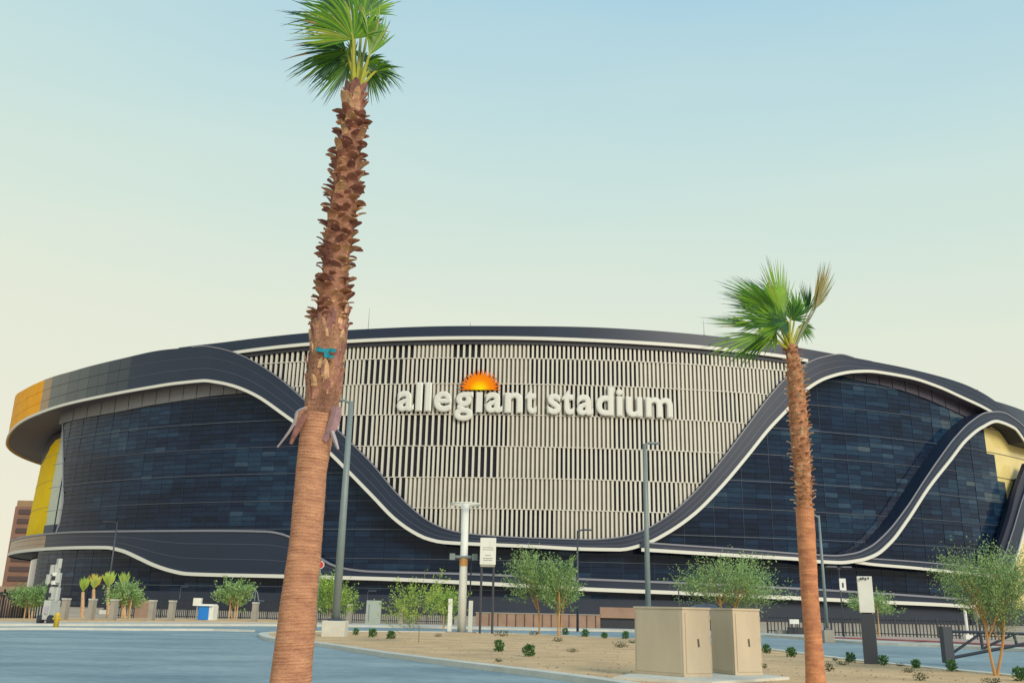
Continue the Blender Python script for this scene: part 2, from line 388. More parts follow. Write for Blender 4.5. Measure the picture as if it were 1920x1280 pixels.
PL, _, _ = zff([(50, 1032), (100, 1028), (200, 1026), (230, 1032), (260, 1045), (290, 1059), (320, 1069), (350, 1075), (400, 1077), (540, 1080), (620, 1082), (700, 1084), (880, 1092), (1100, 1104), (1300, 1112), (1500, 1121), (1650, 1128), (1780, 1134), (1813, 1136.5)], lambda t, z: OP(t))
def thx(x, y=850, off=0): return hit(x, y, off)[0]
def OG(th, z):
    k = leftness(th); return -3.0-1.9*k-max(0, (z-19)/26)*.5*k
def OW(th, z): return -9.2-max(0, (z-19)/26)*1.1
TH_A, TH_B = math.radians(-165), math.radians(165)

stadium = thing('stadium', 'huge dark oval stadium with wavy navy bands, white trim lines and cream slatted screen', 'stadium', (8, 313, 0))

def ribbon(name, up, lo, t0, t1, off, inner_off, mats, n=240, parent=stadium, offf=None):
    b = MB(); secs = []
    for i in range(n+1):
        th = t0+(t1-t0)*i/n; zu, zl = up(th), lo(th)
        if zu < zl+.02: zu = zl+.02
        o = offf(th) if offf else off; io = inner_off(th) if callable(inner_off) else inner_off
        secs.append([E(th, o, zu), E(th, o, zl), E(th, io, zl), E(th, io, zu)])
    base = 0
    for s_ in secs: b.v += [tuple(p) for p in s_]
    for i in range(n):
        for k in range(4):
            k2 = (k+1) % 4; b.f.append((i*4+k, i*4+k2, (i+1)*4+k2, (i+1)*4+k))
            b.m.append(1 if (k == 1 and len(mats) > 1) else 0)
    b.f.append((0, 1, 2, 3)); b.f.append((n*4+3, n*4+2, n*4+1, n*4)); b.m += [0, 0]
    return b.build(name, mats, parent)
def sweep(name, fz, t0, t1, off, w, d, m, n=260, parent=stadium, offf=None, shift=0.0):
    """rectangular bar that follows z=f(theta) on the facade, constant width across its run"""
    P = []; 
    for i in range(n+1):
        th = t0+(t1-t0)*i/n; o = offf(th)+off if offf else off
        P.append((th, o, E(th, o, fz(th))))
    b = MB()
    for i, (th, o, p) in enumerate(P):
        tg = (P[min(i+1, n)][2]-P[max(i-1, 0)][2]).normalized(); nr = Nrm(th); up = nr.cross(tg).normalized()
        if up.z < 0: up = -up
        c = p+up*shift
        for a, e in ((.5, 1), (-.5, 1), (-.5, 0), (.5, 0)):
            b.v.append(tuple(c+up*w*a+nr*d*e))
    for i in range(n):
        for k in range(4):
            k2 = (k+1) % 4; b.f.append((i*4+k, i*4+k2, (i+1)*4+k2, (i+1)*4+k)); b.m.append(0)
    b.f.append((0, 1, 2, 3)); b.f.append((n*4+3, n*4+2, n*4+1, n*4)); b.m += [0, 0]
    return b.build(name, m, parent)

# roof cap
b = MB(); N = 160
for rr in range(5):
    k = 1-rr/4*.999
    for i in range(N):
        th = -math.pi+2*math.pi*i/N; p = E(th, -1.2, min(zR(th), 60)-1.0); b.v.append((CX+(p.x-CX)*k, CY+(p.y-CY)*k, p.z+3*(1-k)))
for rr in range(4):
    for i in range(N):
        j = (i+1) % N; b.f.append((rr*N+i, rr*N+j, (rr+1)*N+j, (rr+1)*N+i)); b.m.append(0)
b.build('roof', mat('roof_membrane', (.35, .36, .38), .6), stadium)

# main roof fascia, its white line
t_a, t_b = thx(330, 660), thx(1640, 690)
ribbon('roof_fascia', zR, ZB, t_a, t_b, -.6, -3.2, [m_navy])
sweep('trim_line', ZB, thx(425, 665), thx(1517, 676), -.6, .75, .35, m_trim)
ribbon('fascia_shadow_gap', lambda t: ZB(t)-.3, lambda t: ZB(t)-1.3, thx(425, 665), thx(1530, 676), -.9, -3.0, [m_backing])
# eyebrow / wave band
t_end = thx(1921, 810)
gx = [-999, 30, 50, 70, 82, 97, 113, 128, 146, 165, 183, 200, 220, 240]
t240 = thx(240, 710)
def in1(th): return -4.6-8*leftness(th)-34*sm(math.radians(-48), math.radians(-75), th)
ribbon('wave_band', U1, L1, t240, math.radians(100), 0, in1, [m_navy, m_soffit], n=420)
tl = [TH_A, math.radians(-120), math.radians(-95), math.radians(-80)]+[thx(x, 720) for x in gx[1:]]
tl = sorted(set(tl))
def lerpf(k): return lambda t: L1(t)+(U1(t)-L1(t))*k
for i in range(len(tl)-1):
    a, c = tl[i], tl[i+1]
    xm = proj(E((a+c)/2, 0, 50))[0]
    if (a+c)/2 < thx(60, 740): mm = m_sunsetgold  # panel colour by position carries the painted sunset reflection
    elif xm < 72: mm = m_sunsetgold
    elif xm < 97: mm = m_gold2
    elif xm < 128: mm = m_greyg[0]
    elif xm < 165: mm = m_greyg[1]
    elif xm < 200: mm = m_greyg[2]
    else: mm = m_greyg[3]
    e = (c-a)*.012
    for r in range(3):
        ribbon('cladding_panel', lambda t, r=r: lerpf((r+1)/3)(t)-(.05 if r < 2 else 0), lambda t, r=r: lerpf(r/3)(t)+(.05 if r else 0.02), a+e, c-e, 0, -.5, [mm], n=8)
ribbon('eyebrow_core', lambda t: U1(t)-.1, L1, TH_A, t240, -.35, in1, [m_navy2, m_soffit], n=120)
sweep('trim_line', L1, TH_A, t_end+.3, 0, .68, .35, m_trim, n=500)
sweep('edge_line', U1, thx(360, 652), thx(1600, 670), 0, .22, .15, m_edge, n=300)
sweep('seam_line', lerpf(.36), t240, t_end, 0, .14, .06, m_groove, n=420)
sweep('seam_line', lerpf(.68), t240, t_end, 0, .10, .05, m_groove, n=420)
# right-hand hook band
ha = thx(1200, 1025); hb = thx(1921, 810, .9)
ribbon('hook_band', HU, HL, ha, hb+.35, .9, -3.0, [m_navy, m_backing], n=320)
sweep('trim_line', HL, ha, hb+.35, .9, .7, .3, m_trim, n=320)
sweep('edge_line', HU, thx(1215, 1018), hb+.35, .9, .3, .15, m_edge, n=320)
sweep('seam_line', lambda t: (HU(t)+HL(t))/2, thx(1240, 1025), hb+.35, .9, .12, .05, m_groove, n=320)
# low right band that curls up, with the dark pillar inside it
ribbon('corner_band', B3U, B3L, b3a, hb+.02, .5, -3.0, [m_navy], n=200)
sweep('trim_line', B3L, b3a, hb+.02, .5, .6, .3, m_trim, n=200)
sweep('edge_line', B3U, b3a, hb+.02, .5, .25, .15, m_edge, n=200)
ribbon('corner_pillar', PLU, B3U, thx(1855, 1060), hb+.02, .2, -.8, [m_navy2], n=120)
# podium band
ribbon('podium_band', PU, PL, TH_A, thx(1905, 1100), 0, lambda t: OP(t)-9*(.2+.8*leftness(t))-3, [m_navy], n=420, offf=OP)
ribbon('podium_end_panel', lambda t: PU(t)-.3, lambda t: PL(t)+.3, TH_A, thx(56, 1015), 0, lambda t: OP(t)-.4, [m_gold2], n=40, offf=lambda t: OP(t)+.06)
sweep('trim_line', PL, TH_A, thx(1812, 1136, -3), 0, .75, .35, m_trim, n=420, offf=OP)
sweep('edge_line', PU, TH_A, thx(1905, 1100), 0, .42, .25, m_edge, n=420, offf=OP)
for k in (.36, .7):
    sweep('seam_line', lambda t, k=k: PL(t)+(PU(t)-PL(t))*k, TH_A, thx(640, 1075), 0, .12, .06, m_groove, n=260, offf=OP)
pt = thx(1812, 1136, -3)
q = MB(); c0 = E(pt, OP(pt)+.2, 0); q.box((c0.x, c0.y, .0), .8, .8, PL(pt), pt); q.build('corner_column', m_trim, stadium)

# --- slatted screen
screen_a, screen_b = thx(428, 665), thx(1528, 680)
levels_y = [671, 719, 777, 836, 895, 953]
zl_ = [hit(900, y, -1.2)[1] for y in levels_y]
zlev = [hit(900, 630, -1.2)[1]+2]+zl_+[hit(900, 1018, -1.2)[1]-1]
rng = random.Random(7)
def arc(th): return math.hypot(EA*math.cos(th), EB*math.sin(th))
slats = []
SPECF = MB()
panels = []
for r in range(len(zlev)-1):
    zt, zb = zlev[r], zlev[r+1]
    th = screen_a; 
    while th < screen_b:
        xm = proj(E(th, -1, (zt+zb)/2))[0]
        L = rng.uniform(6, 14); right = sm(650, 1150, xm)
        u = rng.random()
        if u < .40-.38*right: kind = 'A'; pitch = 1.34
        elif u < .88-.42*right: kind = 'B'; pitch = 1.0
        else: kind = 'C'; pitch = 0.95
        n = max(3, int(L/pitch)); a = th
        for i in range(n):
            t = th+i*pitch/arc(th)
            if t > screen_b: break
            lo = max(zb, U1(t)-.3); hi = min(zt, ZB(t)-1.2)
            if hi-lo > .35: slats.append((t, lo, hi))
        th2 = th+n*pitch/arc(th)
        if kind == 'C': panels.append((a, min(th2, screen_b), zb, zt))
        th = th2
def slat_mb(b, t, lo, hi):
    w, d = .47, .40; p = []
    T = Vector((math.cos(t)*EA, math.sin(t)*EB, 0)).normalized(); nr = Nrm(t); c = E(t, -1.2, 0)
    for z in (lo, hi):
        for a, e in ((-.5, 1), (.5, 1), (.5, 0), (-.5, 0)):
            q = c+T*w*a+nr*d*(e-1); p.append((q.x, q.y, z))
    b.box8(p)
area = []
for s_ in slats:
    p = proj(E(s_[0], -1.2, s_[1])); p2 = proj(E(s_[0], -1.2, s_[2])); dist = (E(s_[0], -1.2, s_[1])-CAM).length
    area.append(abs(p[1]-p2[1])/dist)
order = sorted(range(len(slats)), key=lambda i: -area[i])
for i in order[:300]:
    b = MB(); slat_mb(b, *slats[i]); b.build('slat', m_slat, stadium)
b = MB()
for i in order[300:]: slat_mb(b, *slats[i])
o = b.build('slats', m_slat, stadium); o['kind'] = 'stuff'
for a, c, zb, zt in panels:
    b = MB(); n = 8; got = False
    for i in range(n):
        t0, t1 = a+(c-a)*i/n, a+(c-a)*(i+1)/n
        l0, l1 = max(zb, U1(t0)-.4), max(zb, U1(t1)-.4); h0, h1 = min(zt, ZB(t0)-.6), min(zt, ZB(t1)-.6)
        if h0 <= l0 and h1 <= l1: continue
        h0 = max(h0, l0); h1 = max(h1, l1); got = True
        b.quad(E(t0, -1.62, l0), E(t1, -1.62, l1), E(t1, -1.62, h1), E(t0, -1.62, h0))
    if got: b.build('infill_panel', m_infill, stadium)
for z in zl_:
    # rail only where it stays inside the screen
    n = 200; run = []
    for i in range(n+1):
        t = screen_a+(screen_b-screen_a)*i/n
        if U1(t)-.2 < z < ZB(t)-.8: run.append(t)
    if len(run) > 3: sweep('screen_rail', lambda t, z=z: z, run[0], run[-1], -1.3, .16, .2, m_slat, n=100)
ribbon('screen_backing', lambda t: ZB(t)-.3, lambda t: U1(t)-.8, screen_a, screen_b, -2.3, -2.6, [m_backing], n=200)

# --- curtain wall
b = MB(); n = 260; tcz = [hitf(x, y, OG) for x, y in ((118, 770), (118, 830), (118, 900), (117, 950), (113, 975), (106, 997))]
TAZ = pchip([z for t, z in tcz], [t for t, z in tcz])
tyz = [hitf(x, y, OW) for x, y in ((116, 805), (113, 830), (105, 870), (97, 915), (84, 998))]
TYZ = pchip([z for t, z in tyz], [t for t, z in tyz])
ytz = [hitf(x, y, OW) for x, y in ((116, 820), (106, 824), (97, 833), (90, 848), (80, 868))]
YTOP = pchip([t for t, z in ytz], [z for t, z in ytz])
tA = min(t for t, z in tcz)
zs = [0.0, 10, 20, 30, 40, 50, 56]
for i in range(n):
    t0 = tA+(math.radians(150)-tA)*i/n; t1 = tA+(math.radians(150)-tA)*(i+1)/n
    for j in range(len(zs)-1):
        if t0 < max(TAZ(zs[j]), TAZ(zs[j+1])) and zs[j] > 14: continue
        b.quad(E(t0, OG(t0, zs[j])-.35, zs[j]), E(t1, OG(t1, zs[j])-.35, zs[j]), E(t1, OG(t1, zs[j+1])-.35, zs[j+1]), E(t0, OG(t0, zs[j+1])-.35, zs[j+1]))
b.build('wall_backing', m_mull2, stadium)
rng = random.Random(11)
def inpoly(x, y, P):
    c = False; j = len(P)-1
    for i in range(len(P)):
        if (P[i][1] > y) != (P[j][1] > y) and x < (P[j][0]-P[i][0])*(y-P[i][1])/(P[j][1]-P[i][1])+P[i][0]: c = not c
        j = i
    return c
ypoly = [(1841, 780), (1845, 835), (1858, 850), (1868, 880), (1880, 905), (1884, 930), (1893, 945), (1897, 968), (1930, 990), (2100, 990), (2100, 780)]  # outline of the corner panes with the painted sunset yellow
from mathutils import noise as mn
def pane_mat(t, z):  # picks a shade per pane, standing in for the mosaic of reflections
    x, y = proj(E(t, -3, z))
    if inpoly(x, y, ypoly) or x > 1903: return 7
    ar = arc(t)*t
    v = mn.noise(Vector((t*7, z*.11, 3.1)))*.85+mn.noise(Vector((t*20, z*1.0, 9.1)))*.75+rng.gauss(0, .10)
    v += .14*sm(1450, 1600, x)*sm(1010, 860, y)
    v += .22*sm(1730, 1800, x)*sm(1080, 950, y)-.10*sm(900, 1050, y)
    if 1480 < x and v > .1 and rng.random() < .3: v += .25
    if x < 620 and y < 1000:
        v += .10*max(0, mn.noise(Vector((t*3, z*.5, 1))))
    if v < -.38: return 6
    if v < -.12: return 0
    if v < .14: return 1
    if v < .36: return 2
    if v < .60: return 3
    if v < .86: return 4
    return 5
panes = []
dz = 1.11; th = tA; cols = []
while th < math.radians(100):
    t2 = th+3.45/arc(th); cols.append((th, t2)); th = t2
for (t0, t1) in cols:
    z = .3
    while z < 56:
        z1 = z+dz; tm = (t0+t1)/2
        top = max(L1(tm)+1.0, 0) if True else 0
        c0_ = max(t0, TAZ(z)) if z > 14 else t0
        if (z < L1(t0)+2 or z < L1(t1)+2) and t1-c0_ > .3*(t1-t0):
            x, y = proj(E(tm, OG(tm, z), z))
            vis = x < 1935 and z1 < L1(tm) and not (PL(tm) < z < PU(tm)) and y < 1150
            panes.append((c0_, t1, z, z1, vis, x, y))
        z = z1
def pane_mb(b, t0, t1, z0, z1, mi):
    e = (.0 if mi == 7 else .022)/arc(t0); b.mi = mi; g_ = 0 if mi == 7 else .035
    o0, o1 = [OG(t, z) for t, z in ((t0, z0), (t1, z1))]
    k_ = 0 if mi == 7 else .018; j = [rng.uniform(-k_, k_) for _ in range(4)]
    P = [E(t0+e, OG(t0, z0)+j[0], z0+g_), E(t1-e, OG(t1, z0)+j[1], z0+g_), E(t1-e, OG(t1, z1)+j[2], z1-g_), E(t0+e, OG(t0, z1)+j[0]+j[2]-j[1], z1-g_)]
    nr = Nrm((t0+t1)/2)*.2
    b.quad(*P)
    Q = [p-nr for p in P]
    for k in range(4): b.quad(P[(k+1) % 4], P[k], Q[k], Q[(k+1) % 4])
ks = [((E(p[0], -3, p[2])-CAM).length, i) for i, p in enumerate(panes) if p[4]]
# widest on screen first: distance and foreshortening
def parea(p):
    a = proj(E(p[0], -3, p[2])); c = proj(E(p[1], -3, p[3])); return abs((c[0]-a[0])*(c[1]-a[1]))
big = sorted([i for _, i in ks], key=lambda i: -parea(panes[i]))[:300]; bigs = set(big)
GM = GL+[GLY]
rest = MB()
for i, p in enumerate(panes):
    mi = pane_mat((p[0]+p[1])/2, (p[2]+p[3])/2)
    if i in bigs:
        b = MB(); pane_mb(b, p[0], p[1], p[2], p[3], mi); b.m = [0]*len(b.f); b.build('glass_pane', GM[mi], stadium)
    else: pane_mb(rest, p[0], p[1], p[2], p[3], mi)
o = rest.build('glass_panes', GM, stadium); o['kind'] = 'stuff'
# mullions
for k in range(9):
    z = 5.2+k*6.1
    n = 240; seg = []
    tt = [tA+(math.radians(80)-tA)*i/n for i in range(n+1)]
    cur = []
    for t in tt:
        if z < L1(t)+.5: cur.append(t)
        else:
            if len(cur) > 5: seg.append((cur[0], cur[-1]))
            cur = []
    if len(cur) > 5: seg.append((cur[0], cur[-1]))
    for a, c in seg: sweep('mullion', lambda t, z=z: z, a, c, .03, .11, .12, m_mull, n=120, offf=lambda t, z=z: OG(t, z))
for i, (t0, t1) in enumerate(cols):
    if i == 0 or i % 2 or proj(E(t0, -3, 40))[0] > 1838: continue
    b = MB(); zt = min(L1(t0)+.5, 54)
    T = Vector((math.cos(t0)*EA, math.sin(t0)*EB, 0)).normalized()
    p = []
    nr = Nrm(t0)
    for z in (0.3, zt):
        c = E(t0, OG(t0, z), z)
        for a, e in ((-.04, .1), (.04, .1), (.04, -.2), (-.04, -.2)): p.append(c+T*a+nr*e)
    b.box8(p); b.build('vertical_mullion', m_mull2, stadium)
# panel strips tucked under the wave band
def strip_panels(x0, x1, yb, step, m, off=.25):
    og = lambda t, z: OG(t, 45)+.35
    fz, a, c = zff(yb, og)
    L = x0
    while L < x1:
        t0, t1 = hitf(L, 750, og)[0], hitf(min(L+step, x1), 750, og)[0]; e = (t1-t0)*.03
        if min(L1(t0), L1(t1))-max(fz(t0), fz(t1)) > -.5:
            ribbon('grey_panel', lambda t: L1(t)+1.0, lambda t: min(fz(t), L1(t)+.9), t0+e, t1-e, 0, lambda t: OG(t, 40)-.5, [m], n=4, offf=lambda t: OG(t, 45)+.35)
        L += step
strip_panels(117, 470, [(90, 799), (117, 793), (213, 773), (279, 760), (337, 751), (396, 742), (451, 737), (480, 734)], 25, m_gstrip)
strip_panels(1580, 1850, [(1570, 700), (1600, 711), (1660, 723), (1720, 741), (1780, 766), (1850, 800)], 24, m_pstrip)
# left end: pale return and yellow doors wall
def endwall(name, m, t0, t1, zlo, zhi, n=40, rows=12):
    b = MB()
    for j in range(rows):
        for i in range(n):
            q_ = []
            for ii, jj in ((i, j), (i+1, j), (i+1, j+1), (i, j+1)):
                u = jj/rows; z = 15.0
                for _ in range(3):
                    ta, tb = t0, t1(z); th = ta+(tb-ta)*ii/n; z = zlo(th)+(zhi(th)-zlo(th))*u
                q_.append(E(th, OW(th, z), z))
            b.quad(*q_)
    return b.build(name, m, stadium)
TM = math.radians(-150)
endwall('yellow_end_wall', m_yel, TM, TYZ, lambda t: 15.0, lambda t: YTOP(t))
endwall('dark_recess_wall', m_backing, TM, lambda z: TAZ(46), lambda t: YTOP(t)+.02, lambda t: 47.2, rows=4)
b = MB()
for j in range(16):
    za, zb = 15+32*j/16, 15+32*(j+1)/16
    def Cc(z): return E(TAZ(z), OG(TAZ(z), z), z)
    def Yy(z): return E(TYZ(z), OW(TYZ(z), z)+.03, z)
    zt_ = YTOP(TYZ(40))
    if za > zt_+3: b.mi = 1
    b.quad(Yy(za), Cc(za), Cc(zb), Yy(zb))
b.build('pale_return_wall', [m_palegreen, m_backing], stadium)
for zz in (26.0, 33.5, 41.0):
    sweep('wall_joint', lambda t, z=zz: z, math.radians(-120), TYZ(zz), .03, .08, .04, m_pier, n=40, offf=lambda t, z=zz: OW(t, z))
b = MB(); p = []
b.tube([E(TAZ(z), OG(TAZ(z), z), z) for z in np.linspace(15.5, 46.8, 14)], .28, 6)
b.build('corner_post', m_edge, stadium)
# base glazing left of the main wall plane, dark perimeter wall
b = MB()
for i in range(60):
    t0 = math.radians(-150)+(tA+.05-math.radians(-150))*i/60; t1 = math.radians(-150)+(tA+.05-math.radians(-150))*(i+1)/60
    z0 = 0
    b.quad(E(t0, OP(t0)-6, z0), E(t1, OP(t1)-6, z0), E(t1, OP(t1)-6, PL(t1)+.5), E(t0, OP(t0)-6, PL(t0)+.5))
b.build('base_glazing', GL[1], stadium)
ribbon('base_wall', lambda t: 3.9, lambda t: 0, TH_A, math.radians(80), 0, lambda t: OP(t)-4, [m_basewall], n=200, offf=lambda t: OP(t)-1.5)
# roof details
def rod(x, y0, y1, Y, r, name, label, cat):
    a, c = at(x, y0, Y), at(x, y1, Y); c.x = a.x; b = MB(); b.tube([c, a], [r*1.3, r*.5], 6); b.box(c-Vector((0, 0, .3)), .6, .6, .3)
    o = b.build(name, m_pole); setp(o, label, cat, 'thin masts on the stadium roof'); return o
rod(693, 577, 618, 205, .06, 'roof_mast', 'tall thin mast on the roof edge just right of the big palm trunk', 'mast')
rod(882, 604, 613, 203, .06, 'roof_mast', 'short thin mast on the roof edge above the sun emblem', 'mast')
rod(1319, 600, 628, 208, .06, 'roof_mast', 'tall thin mast on the roof edge left of the small palm crown', 'mast')
b = MB(); c = at(1834, 741, 252); b.box(c, 1.2, 1, .9); b.tube([c+Vector((0, 0, .9)), c+Vector((0, 0, 1.7))], .15, 6)
setp(b.build('roof_camera', m_black), 'small dark device on the right shoulder of the stadium roof', 'camera')

# ---------------------------------------------------------------- stadium sign
c0 = E(thx(1003, 760, -1), .2, 0)
sign = thing('stadium_sign', 'cream lower-case letters with orange half sun on the slatted screen', 'sign', (c0.x, c0.y, hit(1003, 775, -1)[1]))
zbase = hit(960, 773, -.8)[1]
def text_mesh(ch):
    cu = bpy.data.curves.new('glyph', 'FONT'); cu.body = ch; cu.size = 1; cu.offset = 0.0; cu.extrude = .02; cu.bevel_depth = .034; cu.bevel_resolution = 0; cu.resolution_u = 6
    to = bpy.data.objects.new('glyph', cu); COL.objects.link(to)
    dg = bpy.context.evaluated_depsgraph_get(); dg.update()
    me = bpy.data.meshes.new_from_object(to.evaluated_get(dg)); bpy.data.objects.remove(to); bpy.data.curves.remove(cu)
    return me
xm_ = text_mesh('x'); ys = [v.co.y for v in xm_.vertices]; XH = max(ys)-min(ys); XB = min(ys); ZZ = [v.co.z for v in xm_.vertices]; Z0, Z1 = min(ZZ), max(ZZ)
letters = [('a', 744, 776), ('l', 779, 791.5), ('l', 796, 808.5), ('e', 813, 847), ('g', 852, 887), ('I', 893, 904.5), ('a', 910, 942), ('n', 946, 980), ('t', 984, 1006),
           ('s', 1026, 1051), ('t', 1053, 1076), ('a', 1081, 1112), ('d', 1117, 1150), ('i', 1155, 1167), ('u', 1173, 1204), ('m', 1210, 1261)]
xh_m = (at(760, 731.5, 194.5).z-at(760, 769, 194.5).z)
for ch, x0, x1 in letters:
    ta, tb = thx(x0, 770, -.8), thx(x1, 770, -.8); A = E(ta, -.75, 0); B = E(tb, -.75, 0); wdir = (B-A); W = wdir.length; wdir.normalize(); nr = Vector((wdir.y, -wdir.x, 0))
    if nr.y > 0: nr = -nr
    zb_ = hit((x0+x1)/2, 768+ (x0-745)*(791-768)/(1250-745), -.8)[1]
    zb_ = .35*zb_+.65*zbase
    bm = bmesh.new()
    if ch == 'I':
        vs = [bm.verts.new(p) for p in ((0, 0, 0), (1, 0, 0), (1, XH, 0), (0, XH, 0))]; bm.faces.new(vs); b0 = 0
    else:
        bm.from_mesh(text_mesh(ch)); b0 = XB
    if ch == 'I':
        r = bmesh.ops.extrude_face_region(bm, geom=list(bm.faces))
        for g_ in r['geom']:
            if isinstance(g_, bmesh.types.BMVert): g_.co.z = Z1
        for v in bm.verts:
            if v.co.z == 0: v.co.z = Z0
    xs = [v.co.x for v in bm.verts]; mnx, mxx = min(xs), max(xs)
    for v in bm.verts:
        u = (v.co.x-mnx)/(mxx-mnx)*W; h = (v.co.y-b0)/XH*xh_m; dpt = (v.co.z-Z0)/(Z1-Z0)*.5
        P = A+wdir*u+nr*dpt; v.co = (P.x, P.y, zb_+h)
    bmesh.ops.recalc_face_normals(bm, faces=bm.faces)
    for f_ in bm.faces: f_.smooth = False
    me = bpy.data.meshes.new('letter'); bm.to_mesh(me); bm.free(); me.materials.append(m_letter)
    o = bpy.data.objects.new('letter', me); COL.objects.link(o); o.parent = sign; o.matrix_parent_inverse = Matrix.Translation(sign.location).inverted()
# half sun
ts = thx(900, 731, -.8); S0 = E(ts, -.7, hit(900, 731.5, -.8)[1]); mpp = (at(900, 700, S0.y)-at(901, 700, S0.y)).length
T = Vector((math.cos(ts)*EA, math.sin(ts)*EB, 0)).normalized(); nr = Nrm(ts)
sm_m = bpy.data.materials.new('sun_gradient'); sm_m.use_nodes = True; nt = sm_m.node_tree
t_ = nt.nodes.new('ShaderNodeTexCoord'); ln = nt.nodes.new('ShaderNodeVectorMath'); ln.operation = 'LENGTH'; nt.links.new(t_.outputs['Object'], ln.inputs[0])
mr = nt.nodes.new('ShaderNodeMath'); mr.operation = 'DIVIDE'; mr.inputs[1].default_value = 40*mpp; nt.links.new(ln.outputs['Value'], mr.inputs[0])
cr = nt.nodes.new('ShaderNodeValToRGB'); nt.links.new(mr.outputs[0], cr.inputs[0])
e = cr.color_ramp.elements; e[0].position = .12; e[0].color = (.95, .72, .0, 1); e[1].position = .95; e[1].color = (.80, .15, .005, 1)
x_ = e.new(.5); x_.color = (.88, .25, .0, 1); nt.nodes['Principled BSDF'].inputs['Specular IOR Level'].default_value = .1
nt.links.new(cr.outputs[0], nt.nodes['Principled BSDF'].inputs['Base Color'])
bm = bmesh.new(); pts = []
K = 15
for i in range(2*K+1):
    a = math.pi-math.pi*i/(2*K); rr = (39 if i % 2 == 0 else 27)*mpp; 
    pts.append((math.cos(a)*rr, math.sin(a)*rr))
pts.append((27*mpp, 0) if False else (0, -.01))
vs = [bm.verts.new(((T*x).x, (T*x).y, y)) for x, y in pts]
f = bm.faces.new(vs); r = bmesh.ops.extrude_face_region(bm, geom=[f]); bmesh.ops.translate(bm, verts=[g_ for g_ in r['geom'] if isinstance(g_, bmesh.types.BMVert)], vec=nr*.6)
bmesh.ops.triangulate(bm, faces=bm.faces); bmesh.ops.recalc_face_normals(bm, faces=bm.faces)
me = bpy.data.meshes.new('sun_emblem'); bm.to_mesh(me); bm.free(); me.materials.append(sm_m)
o = bpy.data.objects.new('sun_emblem', me); COL.objects.link(o); o.location = S0; o.parent = sign; o.matrix_parent_inverse = Matrix.Translation(sign.location).inverted(); o['label'] = 'orange half sun with pointed rays'

# ---------------------------------------------------------------- far tower at the left edge
p = at(34, 938, 620); w = 34
tw = thing('tower_block', 'brown tower block far beyond the left end of the stadium', 'building', (p.x+w/2, 630, 0))
b = MB(); b.box((p.x+w/2, 630, 0), w, 24, p.z-4); b.build('wall', m_tower, tw)
b = MB(); b.box((p.x+w/2, 630, p.z-4), w-1, 23, 4); b.build('parapet', m_gold2, tw)
for k in range(9):
    z = p.z-9-k*6.2
    if z > 2:
        b = MB(); b.box((p.x+w/2+.5, 617.6, z), w-5, .6, 3.0); b.build('window_band', m_towerw, tw)
b = MB(); c = at(-60, 1128, 520); b.box((c.x, 520, 0), 130, 20, 8); b.mi = 1; b.box((c.x+14, 509.5, 3), 90, .5, 2)
setp(b.build('low_building', [m_brick, m_towerw]), 'low pinkish building on the far left horizon', 'building')

# ---------------------------------------------------------------- street furniture
def light_pole(x, yb, yt, label, arm=-1, armlen=1.6, w=.16, base=None, m=m_pole, xt=None, Y=None, arms=1, drop=.0):
    B = gp(x, yb); 
    if Y: B = at(x, yb, Y); B.z = 0
    top = at(xt if xt else x, yt, B.y); top.x = B.x if not xt else top.x; H = top.z
    t = thing('street_lamp', label, 'street lamp', (B.x, B.y, 0), 'lamp poles around the stadium road')
    z0 = 0
    if base:
        b = MB(); b.box((B.x, B.y, 0), base[0], base[0], base[1]); b.build('concrete_base', m_pier if base[0] < 1 else m_conc, t, bevel=.03); z0 = base[1]
        b = MB(); b.box((B.x, B.y, z0), w*3.4, w*3.4, .12, taper=.8); b.build('base_plate', m_poledk, t)
    b = MB(); b.tube([(B.x, B.y, z0+.02), (B.x, B.y, H*.5), (B.x+(top.x-B.x)*.0, B.y, H)], [w, w*.85, w*.62], 10); b.build('pole', m, t, smooth=True)
    for s in ([arm] if arms == 1 else [-1, 1]):
        b = MB(); b.tube([(B.x, B.y, H-.15), (B.x+s*armlen*.5, B.y, H+.03-drop*.3), (B.x+s*armlen, B.y, H+.1-drop)], .06, 6); b.build('arm', m, t)
        b = MB(); b.box((B.x+s*(armlen+.3), B.y, H+.0-drop), .8, .4, .12, taper=.8); b.build('lamp_head', m, t, bevel=.02)
    return t
light_pole(627, 1196, 752, 'tall grey green lamp pole on square concrete base right of the big palm', -1, .55, .22, (1.15, .85))
light_pole(1216.5, 1184, 832, 'tall grey lamp pole rising behind the left tan cabinet', 1, .35, .20, Y=63)
light_pole(1553, 1204, 966, 'lamp pole with short left arm right of the small palm trunk', -1, .55, .11, (.62, .72))
light_pole(1083, 1180, 994, 'slim lamp pole right of the two yellow stemmed trees', 1, .55, .10, m=m_poledk, Y=73)
light_pole(195, 1158, 978, 'slim dark lamp pole among the small yellow palms at left', -1, 1.1, .14, (1, .5), m=m_poledk, Y=116)
light_pole(1583, 1197, 1064, 'thin dark lamp pole carrying a small white sign', 1, .25, .06, m=m_poledk, arms=2)
light_pole(1274, 1165, 1103, 'thin dark post seen over the left tan cabinet', 1, .2, .08, m=m_poledk, Y=92)
light_pole(474, 1160, 1103, 'thin twin headed lamp at the stadium base right of the blue toilet', 1, .5, .06, m=m_pole, Y=117, arms=2, drop=1.5)
light_pole(332, 1160, 1100, 'thin pale lamp at the stadium base left of the blue toilet', 1, .2, .07, m=m_poledk, Y=117)
light_pole(686, 1168, 1108, 'thin pale lamp directly above the grey green monument box', 1, .2, .07, m=m_poledk, Y=100)
